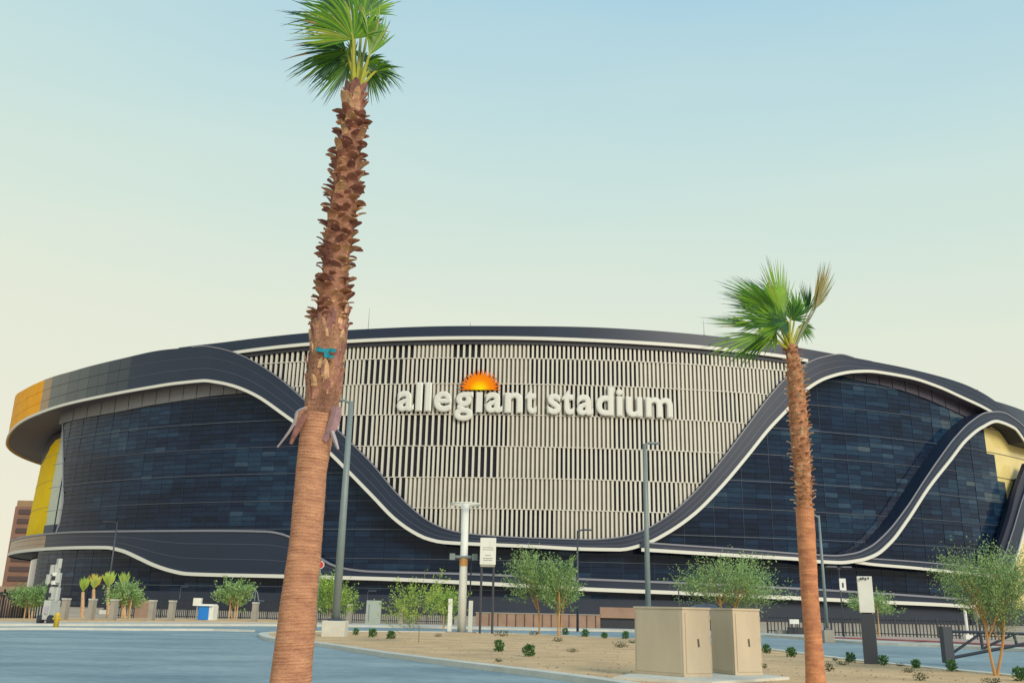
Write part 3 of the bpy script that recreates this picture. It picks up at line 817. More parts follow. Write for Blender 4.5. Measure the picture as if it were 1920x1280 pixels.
# white sign on thin pole
P = gp(1583, 1197); c = at(1580, 1106, P.y); b = MB(); b.box((c.x, c.y-.1, c.z), .46, .06, (at(1580, 1084, P.y).z-c.z))
b.mi = 1; b.box((c.x, c.y-.135, c.z+.18), .12, .01, .34)
setp(b.build('pole_sign', [m_white, m_black]), 'small white upright sign fixed to the thin dark pole', 'sign')
# white cell mast
B = gp(865, 1188); top = at(873, 945, B.y)
cm = thing('antenna_mast', 'thick white antenna mast with ring top left of the two legged sign', 'mast', (B.x, B.y, 0))
b = MB(); b.tube([(B.x, B.y, .1), (B.x, B.y, top.z*.45), (B.x, B.y, top.z)], [.27, .25, .23], 16); b.build('mast', m_white, cm, smooth=True)
b = MB(); b.tube([(B.x-.95, B.y, top.z), (B.x+.95, B.y, top.z)], .07, 6); 
ring = [(B.x+math.cos(a)*.95, B.y+math.sin(a)*.95, top.z) for a in [i*math.pi/10 for i in range(21)]]; b.tube(ring, .06, 6)
b.tube([(B.x-.95, B.y, top.z-.02), (B.x-.95, B.y, top.z-.3)], .04, 5); b.tube([(B.x+.95, B.y, top.z-.02), (B.x+.95, B.y, top.z-.3)], .04, 5); b.build('top_ring', m_white, cm)
zc = at(866, 1044, B.y).z
b = MB(); b.tube([(B.x-.85, B.y-.2, zc), (B.x+.85, B.y-.2, zc)], .10, 8); b.build('bracket', m_pole, cm)
for s in (-1, 1):
    b = MB(); b.box((B.x+s*.72, B.y-.4, zc-.2), .34, .3, .4); b.build('floodlight', m_pole, cm)
b = MB(); b.tube([(B.x, B.y, zc-.55), (B.x, B.y, zc-.1)], .275, 14); b.build('collar', m_barko, cm)
b = MB(); b.box((B.x, B.y, .0), 1.9, 1.9, .14); b.build('footing', m_pier, cm)
b = MB(); b.tube([(B.x+.45, B.y-.1, .3), (B.x+.5, B.y-.1, zc)], .045, 6); b.build('conduit', m_black, cm)
for s, h in ((-.75, 2.0), (.55, 1.9)):
    b = MB(); b.box((B.x+s, B.y-.1, .14), .26, .26, h); b.build('side_post', m_white, cm)
# two legged site sign
B = gp(911, 1190); zt = at(913, 1008, B.y).z; zb = at(911, 1058, B.y).z
sg = thing('site_sign', 'cream rectangular site sign on two dark legs right of the white mast', 'sign', (B.x, B.y, 0))
for s in (-1, 1):
    b = MB(); b.tube([(B.x+s*.38, B.y, .05), (B.x+s*.38, B.y, zb+.5)], .075, 8); b.build('leg', m_poledk, sg)
b = MB(); b.box((B.x, B.y-.12, zb), 1.0, .14, zt-zb); b.build('sign_board', m_white, sg, bevel=.015)
b = MB(); b.box((B.x, B.y-.13, zb-.14), .92, .12, .13); b.build('sign_foot', m_pier, sg)
rr = random.Random(3)
for k, (hh, ww) in enumerate(((.62, .6), (.54, .66), (.33, .34), (.22, .62), (.15, .55))):
    b = MB(); x = B.x-ww/2
    while x < B.x+ww/2:
        l = rr.uniform(.03, .08); b.box((x+l/2, B.y-.194, zb+(zt-zb)*hh), l, .006, .04); x += l+.02
    o = b.build('lettering', m_gstrip, sg)
# totem sign at the right
B = gp(1634, 1244, .1); zm = at(1630, 1155, B.y).z; zt = at(1624, 1080, B.y).z
to = thing('totem_sign', 'tall totem sign with blank cream panel above a charcoal plinth', 'sign', (B.x, B.y, .1))
rz = -.25
b = MB(); b.box((B.x, B.y, .08), .42, .26, zm-.0, rz); b.build('plinth', m_poledk, to, bevel=.01)
b = MB(); b.box((B.x-.01, B.y-.04, zm+.12), .46, .16, zt-zm-.12, rz); b.build('panel', m_white, to, bevel=.01)
b = MB(); b.box((B.x, B.y, zm+.08), .3, .12, .06, rz); b.build('connector', m_black, to)
b = MB(); 
for k in range(5): b.box((B.x-.17+k*.085, B.y-.135-.02*k*0, zt-.12+(k % 2)*.02), .05, .03, .07, rz)
b.build('header_mark', m_poledk, to)
# stop sign behind the palm
B = gp(592, 1180); zc = at(592, 1058, B.y).z
ss = thing('stop_sign', 'red round edged sign half hidden behind the big palm trunk', 'sign', (B.x, B.y, 0))
b = MB(); b.tube([(B.x, B.y, 0), (B.x, B.y, zc)], .04, 6); b.build('post', m_pole, ss)
b = MB(); 
for rad, yy, mi in ((.27, 0, 0), (.22, .02, 1)):
    n = len(b.v); b.v += [(B.x+rad*math.cos(math.pi/8+i*math.pi/4), B.y-.06-yy, zc+rad*math.sin(math.pi/8+i*math.pi/4)) for i in range(8)]+[(B.x+rad*math.cos(math.pi/8+i*math.pi/4), B.y-.04-yy, zc+rad*math.sin(math.pi/8+i*math.pi/4)) for i in range(8)]
    b.f.append(tuple(range(n, n+8))); b.m.append(mi)
    b.f.append(tuple(range(n+15, n+7, -1))); b.m.append(mi)
    for i in range(8): b.f.append((n+i, n+(i+1) % 8, n+8+(i+1) % 8, n+8+i)); b.m.append(mi)
b.build('sign_plate', [m_white, m_red], ss)
# utility cabinets
def cabinet(xl, xc, xr, yb, ytop, label, vent=True, rz=0.0, Yadj=0):
    C = gp(xc, yb, .16); L = at(xl, yb, C.y+.9)
    R = at(xr, yb, C.y+.25)
    H = 1.5
    A = Vector((L.x, C.y+.95, .16)); D = Vector((R.x, C.y+.28, .16)); back = A+D-C
    t = thing('utility_cabinet', label, 'cabinet', (C.x, C.y, .16), 'tan utility cabinets on the sand')
    up = Vector((0, 0, H)); b = MB(); ring = [C, D, back, A]
    b.box8([p for p in ring]+[p+up for p in ring]); b.build('body', m_cab, t, bevel=.012)
    mid = (C+D+back+A)/4
    b = MB(); ring2 = [mid+(p-mid)*1.035 for p in ring]; b.box8([p+up+Vector((0, 0, .002)) for p in ring2]+[p+up+Vector((0, 0, .055)) for p in ring2]); b.build('lid', m_cab, t, bevel=.01)
    # door leaf on the right-hand face with a frame gap, handle
    u = (D-C).normalized(); n_ = Vector((u.y, -u.x, 0)); w = (D-C).length
    def onf(a, z, e): return C+u*(w*a)+Vector((0, 0, z))+n_*e
    b = MB(); b.box8([onf(.09, .07, .015), onf(.97, .07, .015), onf(.97, .07, 0), onf(.09, .07, 0), onf(.09, H-.06, .015), onf(.97, H-.06, .015), onf(.97, H-.06, 0), onf(.09, H-.06, 0)]); b.build('door', m_cab, t, bevel=.006)
    b = MB(); b.box8([onf(.52, .66, .03), onf(.57, .66, .03), onf(.57, .66, .016), onf(.52, .66, .016), onf(.50, .84, .03), onf(.55, .84, .03), onf(.55, .84, .016), onf(.50, .84, .016)]); b.build('handle', m_cabdk, t)
    for hz in (.22, .78, 1.28):
        b = MB(); b.box8([onf(.955, hz, .028), onf(.985, hz, .028), onf(.985, hz, .005), onf(.955, hz, .005), onf(.955, hz+.09, .028), onf(.985, hz+.09, .028), onf(.985, hz+.09, .005), onf(.955, hz+.09, .005)]); b.build('hinge', m_cab, t)
    b = MB(); b.box8([onf(-.004, -.004, .006), onf(1.004, -.004, .006), onf(1.004, -.004, .001), onf(-.004, -.004, .001), onf(-.004, .05, .006), onf(1.004, .05, .006), onf(1.004, .05, .001), onf(-.004, .05, .001)]); b.build('plinth', m_cab, t)
    # wide panel on the left-hand face
    v = (C-A).normalized(); n2 = Vector((v.y, -v.x, 0)); w2 = (C-A).length
    def onl(a, z, e): return A+v*(w2*a)+Vector((0, 0, z))+n2*e
    b = MB(); b.box8([onl(.04, .07, .012), onl(.96, .07, .012), onl(.96, .07, 0), onl(.04, .07, 0), onl(.04, H-.06, .012), onl(.96, H-.06, .012), onl(.96, H-.06, 0), onl(.04, H-.06, 0)]); b.build('side_panel', m_cab, t, bevel=.006)
    return t
cabinet(1192, 1283, 1336, 1268, 1140, 'larger tan utility cabinet, nearer the road of the two')
cabinet(1337, 1379, 1431, 1265, 1148, 'smaller tan utility cabinet right of the larger one')
C = gp(1300, 1275, .1)
b = MB(); pads = [gp(1150, 1268, .16), gp(1335, 1277, .16), gp(1480, 1268, .16), gp(1400, 1259, .16), gp(1180, 1262, .16)]
poly_sheet('concrete_pad', [(p.x, p.y) for p in pads], .16, m_conc, thick=.15)

# monument box, portable toilet, light tower
B = gp(699, 1172); H = at(699, 1125, B.y).z
b = MB(); b.box((B.x, B.y, 0), 1.25, .5, H, 0, .97); b.mi = 1; b.box((B.x-.36, B.y-.26, .3), .06, .03, H-.6)
setp(b.build('monument_box', [mat('monument_grey', (.36, .40, .35), .6, noise=.08, nscale=1), m_pole]), 'pale grey green upright box beyond the road centre left', 'cabinet')
B = gp(384, 1165); s = B.y/1790
pt_ = thing('portable_toilet', 'bright blue portable toilet with white side wall on the far verge', 'toilet', (B.x, B.y, 0))
H = at(384, 1131, B.y).z
b = MB(); b.box((B.x-.25*s*22*.1, B.y, .05), 20*s, 1.2, H-.25); b.build('cabin', m_blue, pt_, bevel=.03)
b = MB(); b.box((B.x+13*s, B.y+.1, .05), 10*s, 1.3, H-.2); b.build('side_wall', m_white, pt_)
b = MB(); b.box((B.x+2*s, B.y, H-.19), 30*s, 1.5, .16, 0, .9); b.build('roof', m_white, pt_)
b = MB(); b.box((B.x-1*s, B.y-.62, .2), 12*s, .05, H-.7); b.build('door', m_blue, pt_, bevel=.02)
b = MB(); c = gp(367, 1162); b.tube([(c.x, c.y, 0), (c.x, c.y, 1.5)], .06, 6); b.mi = 1; b.box((c.x, c.y, 1.3), .75, .4, .7)
setp(b.build('notice_box', [m_pier, m_white]), 'small white box on a short post left of the blue toilet', 'sign')
B = gp(92, 1172); s = B.y/1790
lt = thing('light_tower', 'white trailer light tower with lamp cluster on a slim mast', 'light tower', (B.x, B.y, 0))
zt = at(100, 1052, B.y).z
b = MB(); b.box((B.x-.5*s, B.y, .35), 13*s, 1.4, 1.2); b.box((B.x+1*s, B.y, 1.56), 9*s, 1.0, .8); b.build('trailer_body', m_walk, lt, bevel=.05)
b = MB(); b.box((B.x+2*s, B.y-.1, 2.37), 8*s, .8, .9); b.build('control_box', m_white, lt, bevel=.04)
b = MB(); b.box((B.x+1*s, B.y-.75, .7), 6*s, .05, .5); b.build('hatch', m_huskp, lt)
b = MB(); b.box((B.x+1*s, B.y-.2, 2.4), 11*s, .6, .12); b.box((B.x, B.y-.75, 1.75), 10*s, .05, .25); b.box((B.x+2*s, B.y-.55, 2.8), 7*s, .05, .25); b.build('louvre', m_black, lt)
b = MB(); b.tube([(B.x+3*s, B.y, 1.5), (B.x+3*s, B.y, zt*.7), (B.x+3*s, B.y, zt-1)], [.17, .13, .11], 8); b.build('mast', m_walk, lt)
for k, (dx, dz_) in enumerate(((-9, -1.1), (-4, -.5), (4, -.45), (8, -1.0), (1, -1.2), (5, -.1))):
    b = MB(); b.box((B.x+dx*s, B.y-.3, zt+dz_-.35), 7.5*s, .35, .62, .25*k-.5); b.build('floodlight', m_walk, lt, bevel=.03)
for dx in (-9, 9):
    b = MB(); b.tube([(B.x+dx*s-.1, B.y-.6, .33), (B.x+dx*s+.1, B.y-.6, .33)], .33, 12); b.build('wheel', m_black, lt)
b = MB(); b.tube([(B.x-7*s, B.y-.3, .3), (B.x-6*s, B.y-.3, 2.6)], .12, 8); b.build('rear_brace', m_black, lt)
B = gp(104, 1178)
hy = thing('hydrant', 'small yellow hydrant at the foot of the light tower', 'hydrant', (B.x, B.y, 0))
b = MB(); b.tube([(B.x, B.y, 0), (B.x, B.y, .7), (B.x, B.y, .82), (B.x, B.y, .9)], [.15, .14, .17, .04], 10); b.build('barrel', m_yelo, hy, smooth=True)
b = MB(); b.tube([(B.x-.23, B.y, .55), (B.x+.23, B.y, .55)], .07, 8); b.build('nozzle', m_yelo, hy)

# perimeter fence left: pale piers, dark mesh between
def fence(xs, yb, H, label, piers, m=m_black, npick=7, group=None, rail=True):
    P0 = [gp(x, yb(x)) for x in xs]
    t = thing('fence', label, 'fence', tuple(P0[0]), group)
    for i in range(len(P0)-1):
        a, c = P0[i], P0[i+1]; n = npick
        b = MB(); d = (c-a)
        for k in range(1, n):
            p = a+d*k/n; b.box((p.x, p.y, 0), .07, .07, H*.95)
        for z in (.25, H*.9): b.tube([(a.x, a.y, z), (c.x, c.y, z)], .035, 4)
        b.build('picket_panel', m, t)
    for p in P0:
        b = MB(); b.box((p.x, p.y, 0), .12, .12, H*1.05); b.build('post', m, t)
    return t
fence(list(range(-40, 120, 20)), lambda x: 1162, 2.2, 'dark picket fence behind the round tree at far left', [], npick=4, group='picket fences')
fence(list(range(200, 900, 50)), lambda x: 1157+ (x-200)*.02, 2.0, 'long dark picket fence along the stadium foot left of the white mast', [], npick=14, group='picket fences')
fence(list(range(1440, 1920, 40)), lambda x: 1187+(x-1440)*.028, 1.45, 'dark picket fence beyond the far road at right', [], npick=6, group='picket fences')
pl = [(122, 'pier right of the light tower'), (172, 'pier between the first two small palms'), (213, 'pier between the dark lamp pole and the green tree'), (285, 'wider pier right of the green tree'), (322, 'pier left of the blue toilet'), (478, 'pier right of the three stemmed tree'),
      (655, 'pier between the tall lamp pole and the grey green box'), (752, 'pier left of the sparse forked tree')]
for x, l in pl:
    B = gp(x, 1165+(x-100)*.008); b = MB(); w = 8.5*B.y/1790; b.box((B.x, B.y-.3, 0), w, .7, 1.6); b.mi = 1; b.box((B.x, B.y-.3, 1.6), w*1.12, .8, .12)
    o = b.build('fence_pier', [m_pier, m_walk]); setp(o, 'pale square concrete '+l, 'pier', 'pale piers along the stadium fence')
# low walls
b = MB()
for (x0, x1, y, H, m_) in ((240, 300, 1160, 1.7, 0), (-60, 110, 1160, 1.5, 0)):
    a, c = gp(x0, y), gp(x1, y); b.box(((a.x+c.x)/2, a.y+1.5, 0), c.x-a.x, .4, H)
setp(b.build('garden_wall', m_brick), 'low pinkish wall behind the picket fence at far left', 'wall')
a, c = gp(892, 1176), gp(1200, 1181); Yw = 88
a = at(892, 1170, Yw); c = at(1205, 1175, Yw)
bw = thing('block_wall', 'tan block wall with dark opening behind the two yellow stemmed trees', 'wall', ((a.x+c.x)/2, Yw, 0))
zt1 = at(1000, 1156, Yw).z; 
b = MB(); xo = at(1125, 1165, Yw).x; b.box(((a.x+xo)/2, Yw, 0), xo-a.x, .4, 1.15); b.build('wall_panel', m_brick, bw)
b = MB(); b.box(((xo+c.x)/2+4, Yw, .95), c.x-xo+8, .5, .95); b.build('lintel', m_brick, bw)
b = MB(); b.box(((xo+c.x)/2+4, Yw+.1, 0), c.x-xo+8, .2, .95); b.build('opening', m_black, bw)
b = MB(); b.box(((a.x+xo)/2, Yw, 1.16), xo-a.x+.1, .5, .08); b.build('coping', m_pier, bw)
for k in range(14):
    x = a.x+(xo-a.x)*(k+.5)/14; b = MB(); b.box((x, Yw-.23, 0), .06, .05, 1.14); b.build('wall_rib', m_towerw, bw)
# right: gate
B = gp(1779, 1241, .1); H = at(1778, 1178, B.y).z
gt = thing('barrier_gate', 'dark steel barrier gate with thick post and diagonal braces at right', 'gate', (B.x, B.y, .1))
b = MB(); b.box((B.x, B.y, .08), .32, .32, H); b.build('gate_post', m_poledk, gt, bevel=.01)
def gpt(x, y): 
    p = at(x, y, B.y-(x-1779)*.006); return p
for nm, pa, pb, r in (('top_rail', (1785, 1183), (1990, 1190), .05), ('lower_rail', (1787, 1232), (1990, 1193), .055), ('brace', (1788, 1222), (1838, 1187), .045), ('brace', (1838, 1186), (1843, 1217), .055), ('brace', (1843, 1215), (1900, 1188), .045), ('brace', (1900, 1187), (1906, 1206), .05)):
    b = MB(); b.tube([gpt(*pa), gpt(*pb)], r, 8); b.build(nm, m_poledk, gt)
# right: small items beyond the road
B = gp(1491, 1192); b = MB(); b.box((B.x, B.y, .9), .72, .05, .34); b.mi = 1; b.tube([(B.x-.25, B.y+.05, 0), (B.x-.25, B.y+.05, 1.2)], .04, 6); b.tube([(B.x+.25, B.y+.05, 0), (B.x+.25, B.y+.05, 1.2)], .04, 6); b.box((B.x+.4, B.y+.5, .1), 1.6, .2, .55)
setp(b.build('notice_board', [m_white, m_black]), 'small white notice board beyond the road left of the small palm trunk', 'sign')
B = gp(1471, 1191); b = MB(); b.box((B.x, B.y, 0), 1.1, .5, .42); b.mi = 1; b.box((B.x+.4, B.y-.26, .08), .12, .03, .25)
setp(b.build('concrete_block', [m_pier, m_black]), 'pale concrete block beyond the road beside the white notice board', 'block')
B = gp(1813, 1205); B = at(1815, 1190, 64); b = MB(); b.box((B.x, B.y, 0), .5, .4, .5); b.tube([(B.x-.02, B.y, 0), (B.x-.02, B.y, at(1813, 1142, 64).z)], .10, 8)
setp(b.build('white_post', m_white), 'white upright post beyond the gate at right', 'post')
B = at(1330, 1140, 60); B = gp(1328, 1215)
cw = thing('dome_cover', 'bluish grey rounded canopy top peeking over the tan cabinets', 'canopy', (B.x, B.y, 0))
b = MB(); n = 12
for i in range(7):
    a = math.pi/2*i/6
    for k in range(n): b.v.append((B.x+1.1*math.cos(a)*math.cos(2*math.pi*k/n), B.y+1.1*math.cos(a)*math.sin(2*math.pi*k/n), 1.45+.55*math.sin(a)))
for i in range(6):
    for k in range(n): b.f.append((i*n+k, i*n+(k+1) % n, (i+1)*n+(k+1) % n, (i+1)*n+k)); b.m.append(0)
b.build('cover', mat('dome_blue', (.10, .13, .22), .4), cw, smooth=True)
b = MB(); b.tube([(B.x, B.y, 0), (B.x, B.y, 1.5)], .09, 8); b.build('post', m_poledk, cw)

# ---------------------------------------------------------------- palms
def pal_axis(rows, D):
    out = []
    for y, xl, xr in rows:
        c = at((xl+xr)/2, y, D); w = (at(xl, y, D)-at(xr, y, D)).length; out.append((c, w/2))
    return out
def interp_axis(ax, z):
    if z <= ax[0][0].z: return ax[0][0]+(ax[1][0]-ax[0][0])*((z-ax[0][0].z)/(ax[1][0].z-ax[0][0].z)), ax[0][1]
    for i in range(len(ax)-1):
        a, c = ax[i], ax[i+1]
        if z <= c[0].z:
            k = (z-a[0].z)/(c[0].z-a[0].z); k2 = k; return a[0].lerp(c[0], k2), a[1]+(c[1]-a[1])*k
    return ax[-1]
def trunk(name, ax, z0, z1, m, parent, rel=.012, step=.028, n=28, seed=1, rad=1.0, rings=1.0, lump=0.0):
    b = MB(); rg = random.Random(seed); zc = z0; rows = 0; ph = 0
    while zc <= z1+1e-6:
        c, r = interp_axis(ax, zc); r *= rad
        jr = rg.uniform(-1, 1)*rel*.6
        jr *= rings; ring_h = rings*rel*(1 if (rows % 3 == 0) else (-.4 if rows % 3 == 1 else .2))
        for k in range(n):
            t = 2*math.pi*k/n; nn = mn.noise(Vector((math.cos(t)*2, math.sin(t)*2, zc*3+seed)))*rel*1.2+mn.noise(Vector((math.cos(t)*5, math.sin(t)*5, zc*30+seed)))*rel*.8
            nn += lump*mn.noise(Vector((math.cos(t)*1.6, math.sin(t)*1.6, zc*2.2+seed*3)))
            R = r+jr+ring_h+nn; zz = zc+.018*math.sin(t*1+zc*1.3)
            b.v.append((c.x+R*math.cos(t), c.y+R*math.sin(t), zz))
        rows += 1; zc += step
    for i in range(rows-1):
        for k in range(n):
            k2 = (k+1) % n; b.f.append((i*n+k, i*n+k2, (i+1)*n+k2, (i+1)*n+k)); b.m.append(0)
    b.f.append(tuple((rows-1)*n+k for k in range(n))); b.m.append(0)
    return b.build(name, m, parent, smooth=False)
def boot(c, out, r, L, w, lift, m, parent, rg, name='leaf_base', th=.012):
    """dead petiole base: a tapering curved scale that leaves the trunk and ends in a ragged tip"""
    side = Vector((-out.y, out.x, 0)); b = MB(); secs = []
    tw = rg.uniform(-.4, .4); yaw = rg.uniform(-.45, .45)
    o2 = (out*math.cos(yaw)+side*math.sin(yaw)); s2 = Vector((-o2.y, o2.x, 0))
    N_ = 5
    for i in range(N_):
        t = i/(N_-1); wd = w*(1-.25*t) if t < .7 else w*(1-.25*t)*(1-(t-.7)*2.4)
        h = L*(math.sin(lift)*t-.25*t*t*rg.uniform(.6, 1.2)*0)
        o_ = L*math.cos(lift)*(t**1.25)
        p = c+out*(r-.02)+o2*o_+Vector((0, 0, h+.5*L*abs(math.cos(lift))*(t*(1-t))))
        sd = (s2*math.cos(tw*t)+Vector((0, 0, 1))*math.sin(tw*t))
        nn = Vector((0, 0, 1))*math.cos(lift)+(-o2)*math.sin(lift)
        secs.append([p-sd*wd/2, p+nn*th*1.2, p+sd*wd/2, p-nn*th])
    for s_ in secs: b.v += [tuple(q) for q in s_]
    for i in range(N_-1):
        for k in range(4):
            k2 = (k+1) % 4; b.f.append((i*4+k, i*4+k2, (i+1)*4+k2, (i+1)*4+k)); b.m.append(0)
    e = (N_-1)*4; b.f.append((e, e+1, e+2, e+3)); b.m.append(0)
    return b.build(name, m, parent)
def frond(parent, base, hub, sa, R, spread, nseg, droop, mats, seed, depth=0.0, tilt=0.35, pr=.022, petm=None, wind=(-.25, 0, 0), split=.55, dry=0.0, name='frond'):
    """fan leaf: axis at screen angle sa (deg, 0=right, 90=up), leaning 'depth' towards/away from the viewer"""
    rg = random.Random(seed)
    a = Vector((math.cos(math.radians(sa)), depth, math.sin(math.radians(sa)))).normalized()
    nrm = (Vector((0, -1, 0))-a*(-a.y)).normalized()
    ax_ = a.cross(nrm).normalized(); q = Matrix.Rotation(tilt, 3, a); nrm = q @ nrm; ax_ = q @ ax_
    b = MB(); sp = math.radians(spread)
    for k in range(nseg):
        f = (k+.5)/nseg-.5; ph = f*sp+rg.uniform(-.02, .02); d = (a*math.cos(ph)+ax_*math.sin(ph)).normalized(); sd = (-a*math.sin(ph)+ax_*math.cos(ph)).normalized()
        L = R*(1-.35*abs(f*2)**1.6)*rg.uniform(.86, 1.08); dr = droop*rg.uniform(.5, 1.5); wv = Vector(wind)*rg.uniform(.3, 1.5)
        st_ = []; NS = 7; dth = sp/nseg; curl = rg.uniform(-.12, .12)
        for i in range(NS):
            t = i/(NS-1); wd = dth*L*min(t, split)*1.35 if t <= split else dth*L*split*1.35*(1-(t-split)/(1-split))**1.05+.002
            cup = nrm*(.10*L*abs(f*2)**2*t)
            p = hub+d*L*t+Vector((0, 0, -1))*dr*L*max(0, t-.3)**2+wv*L*max(0, t-.25)**2+cup+sd*curl*L*max(0, t-.5)**2
            st_.append((p-sd*wd/2, p+nrm*wd*.28, p+sd*wd/2))
        b.mi = rg.choices(range(len(mats)), weights=[5, 4, 3, 1.2, .6][:len(mats)] if len(mats) >= 3 else [1]*len(mats))[0]
        mi0 = b.mi
        for i in range(NS-1):
            b.mi = mi0
            if t > .5 and i >= NS-3 and dry > 0 and rg.random() < dry: b.mi = len(mats)
            if i >= NS-2: b.mi = len(mats)+1 if rg.random() < .6 else b.mi
            A_, B_ = st_[i], st_[i+1]
            b.quad(A_[0], A_[1], B_[1], B_[0]); b.quad(A_[1], A_[2], B_[2], B_[1])
    fr = b.build(name, list(mats)+[m_frY, m_frB], parent)
    # petiole
    pb = MB(); mid = base.lerp(hub, .5)+Vector((0, 0, .03)); pb.tube(smooth_line([base, mid, hub, hub+a*R*.12], 3), [pr*1.6, pr*1.5, pr*1.4, pr*1.2, pr*1.1, pr, pr*.9, pr*.8, pr*.6, pr*.4][:10] if True else pr, 6)
    pe = pb.build('petiole', petm or m_pet, fr); 
    return fr
DA = 13.6
rowsA = [(1400, 488, 566), (1280, 506, 583), (1150, 523, 592), (1000, 545, 604), (880, 556, 613), (790, 566, 628), (720, 573, 644), (660, 578, 650), (600, 583, 655), (520, 596, 660), (480, 598, 662), (400, 610, 676), (300, 622, 684), (220, 638, 686), (178, 648, 685)]
axA = pal_axis(rowsA, DA)
axA = [(Vector((axA[0][0].x-.0, DA, .08)), axA[0][1])]+[q_ for q_ in axA if q_[0].z > .3]
pA = thing('palm_tree', 'tall nearer fan palm with shaggy brown trunk and cropped top', 'palm tree', (axA[0][0].x, DA, .1), 'fan palms in front of the stadium')
zt780 = at(600, 775, DA).z; ztop = at(665, 178, DA).z; zt600 = at(620, 600, DA).z
trunk('trunk', axA, .0, zt780, m_trunkA, pA, rel=.0045, step=.016, seed=2, n=36, lump=.006)
trunk('fibre_sheath', axA, zt780-.03, zt600+.1, m_trunkB, pA, rel=.010, step=.03, seed=5, rings=.35, lump=.03, rad=.94, n=40)
trunk('upper_trunk', axA, zt600+.05, ztop, m_core, pA, rel=.014, step=.04, seed=6, rad=.74, rings=.4, lump=.02)
rg = random.Random(21)
nb = 0; z = zt600-.1
while z < ztop-.02:
    c, r = interp_axis(axA, z); k = 0; nring = 8
    off = rg.uniform(0, 6.28)
    for k in range(nring):
        t = off+2*math.pi*k/nring+rg.uniform(-.2, .2); out = Vector((math.cos(t), math.sin(t), 0))
        if out.y > .75: continue
        fr_ = (z-zt600)/(ztop-zt600)
        big = 1 if fr_ < .9 else 1.3
        lift = rg.uniform(.05, .8) if fr_ < .9 else rg.uniform(.9, 1.25)
        boot(c+Vector((0, 0, rg.uniform(-.05, .05))), out, r*.70, rg.uniform(.14, .25)*big, rg.uniform(.13, .22), lift, rg.choice(m_boot), pA, rg); nb += 1
    z += .115
# flattened old scales in the fibre zone
for k in range(72):
    z = rg.uniform(at(600, 765, DA).z, zt600+.1); t = rg.uniform(math.pi, 2*math.pi); out = Vector((math.cos(t), math.sin(t), 0)); c, r = interp_axis(axA, z)
    boot(c, out, r*.98, rg.uniform(.12, .30), rg.uniform(.05, .15), rg.uniform(1.15, 1.62), rg.choice(m_boot+[m_boot[3]]), pA, rg); nb += 1
def husk(pix, w, m, D=DA-.25, name='dead_husk'):
    b = MB(); P = [at(x, y, D+.02*i) for i, (x, y) in enumerate(pix)]; P = smooth_line(P, 3); n = len(P)
    for i, p in enumerate(P):
        t = i/(n-1); ww = w*(.5+.5*math.sin(math.pi*min(1, t*.8+.25))); sd = Vector((1, .25, 0)).normalized()
        if i < n-1: d = (P[i+1]-p).normalized()
        sd = d.cross(Vector((0, 1, 0))).normalized()
        b.v += [tuple(p-sd*ww/2), tuple(p+Vector((0, -.03, 0))), tuple(p+sd*ww/2), tuple(p+Vector((0, .015, 0)))]
    for i in range(n-1):
        for k in range(4): b.f.append((i*4+k, i*4+(k+1) % 4, (i+1)*4+(k+1) % 4, (i+1)*4+k)); b.m.append(0)
    b.f.append((0, 3, 2, 1)); b.f.append((n*4-4, n*4-3, n*4-2, n*4-1)); b.m += [0, 0]
    return b.build(name, m, pA)
husk([(575, 765), (558, 772), (553, 790), (540, 812), (520, 838)], .055, m_huskp)
husk([(574, 775), (562, 795), (552, 815), (545, 832)], .10, m_boot[2])
husk([(577, 764), (566, 770), (560, 782), (556, 796)], .07, m_boot[1])
husk([(632, 762), (628, 785), (618, 810), (607, 826)], .17, m_husk)
husk([(622, 808), (628, 825), (634, 842)], .07, m_huskp)
# ribbon
rb = MB(); c, r = interp_axis(axA, at(612, 658, DA).z)
for (x, y, w_, h_) in ((598, 655, 14, 9), (610, 657, 16, 9), (623, 656, 16, 8), (612, 665, 10, 12), (620, 668, 12, 7)):
    a_ = at(x, y, DA-.36); u_ = (w_/2)*a_.y/FPX; v_ = (h_/2)*a_.y/FPX
    n = len(rb.v); o_ = rg.uniform(-.02, .02)
    for sy in (0, .03):
        rb.v += [(a_.x-u_, a_.y+o_+sy, a_.z-v_*.6), (a_.x+u_*.7, a_.y-o_+sy, a_.z-v_), (a_.x+u_, a_.y+o_+sy, a_.z+v_*.5), (a_.x-u_*.8, a_.y+sy-.02, a_.z+v_)]
    for f in ((0, 1, 2, 3), (7, 6, 5, 4), (0, 4, 5, 1), (1, 5, 6, 2), (2, 6, 7, 3), (3, 7, 4, 0)): rb.f.append(tuple(n+i for i in f)); rb.m.append(0)
setp(rb.build('ribbon', m_ribbon), 'knotted turquoise ribbon tied round the big palm trunk', 'ribbon')
# crown of the nearer palm
cb = at(668, 172, DA)
def fA(hx, hy, sa, Rpx, spread, nseg, droop, mi, seed, depth=0, tilt=.3, dD=0, wind=(-.25, 0, 0), bx=668, **k):
    D = DA+dD; hub = at(hx, hy, D); base = at(bx, 174, DA)+Vector((0, 0, -.05)); R = Rpx*D/FPX*1.05
    ms = [m_frG[i] for i in mi]
    frond(pA, base, hub, sa, R, spread, nseg, droop, ms, seed, depth, tilt, wind=wind, **k)
fA(662, 74, 112, 132, 190, 46, .16, (1, 0, 2, 4), 31, depth=-.15, tilt=.2, dD=-.25, bx=664, dry=.08, wind=(-.55, 0, -.1))
fA(692, 105, 82, 150, 60, 16, .0, (2, 1, 4), 32, depth=.1, tilt=1.0, dD=-.1, bx=672)
fA(650, 96, 172, 110, 130, 30, .55, (3, 0, 1), 33, depth=.1, tilt=-.4, dD=.15, dry=.1)
fA(640, 108, 205, 92, 130, 30, .6, (3, 0, 1, 3), 34, depth=-.2, tilt=.5, dD=.25)
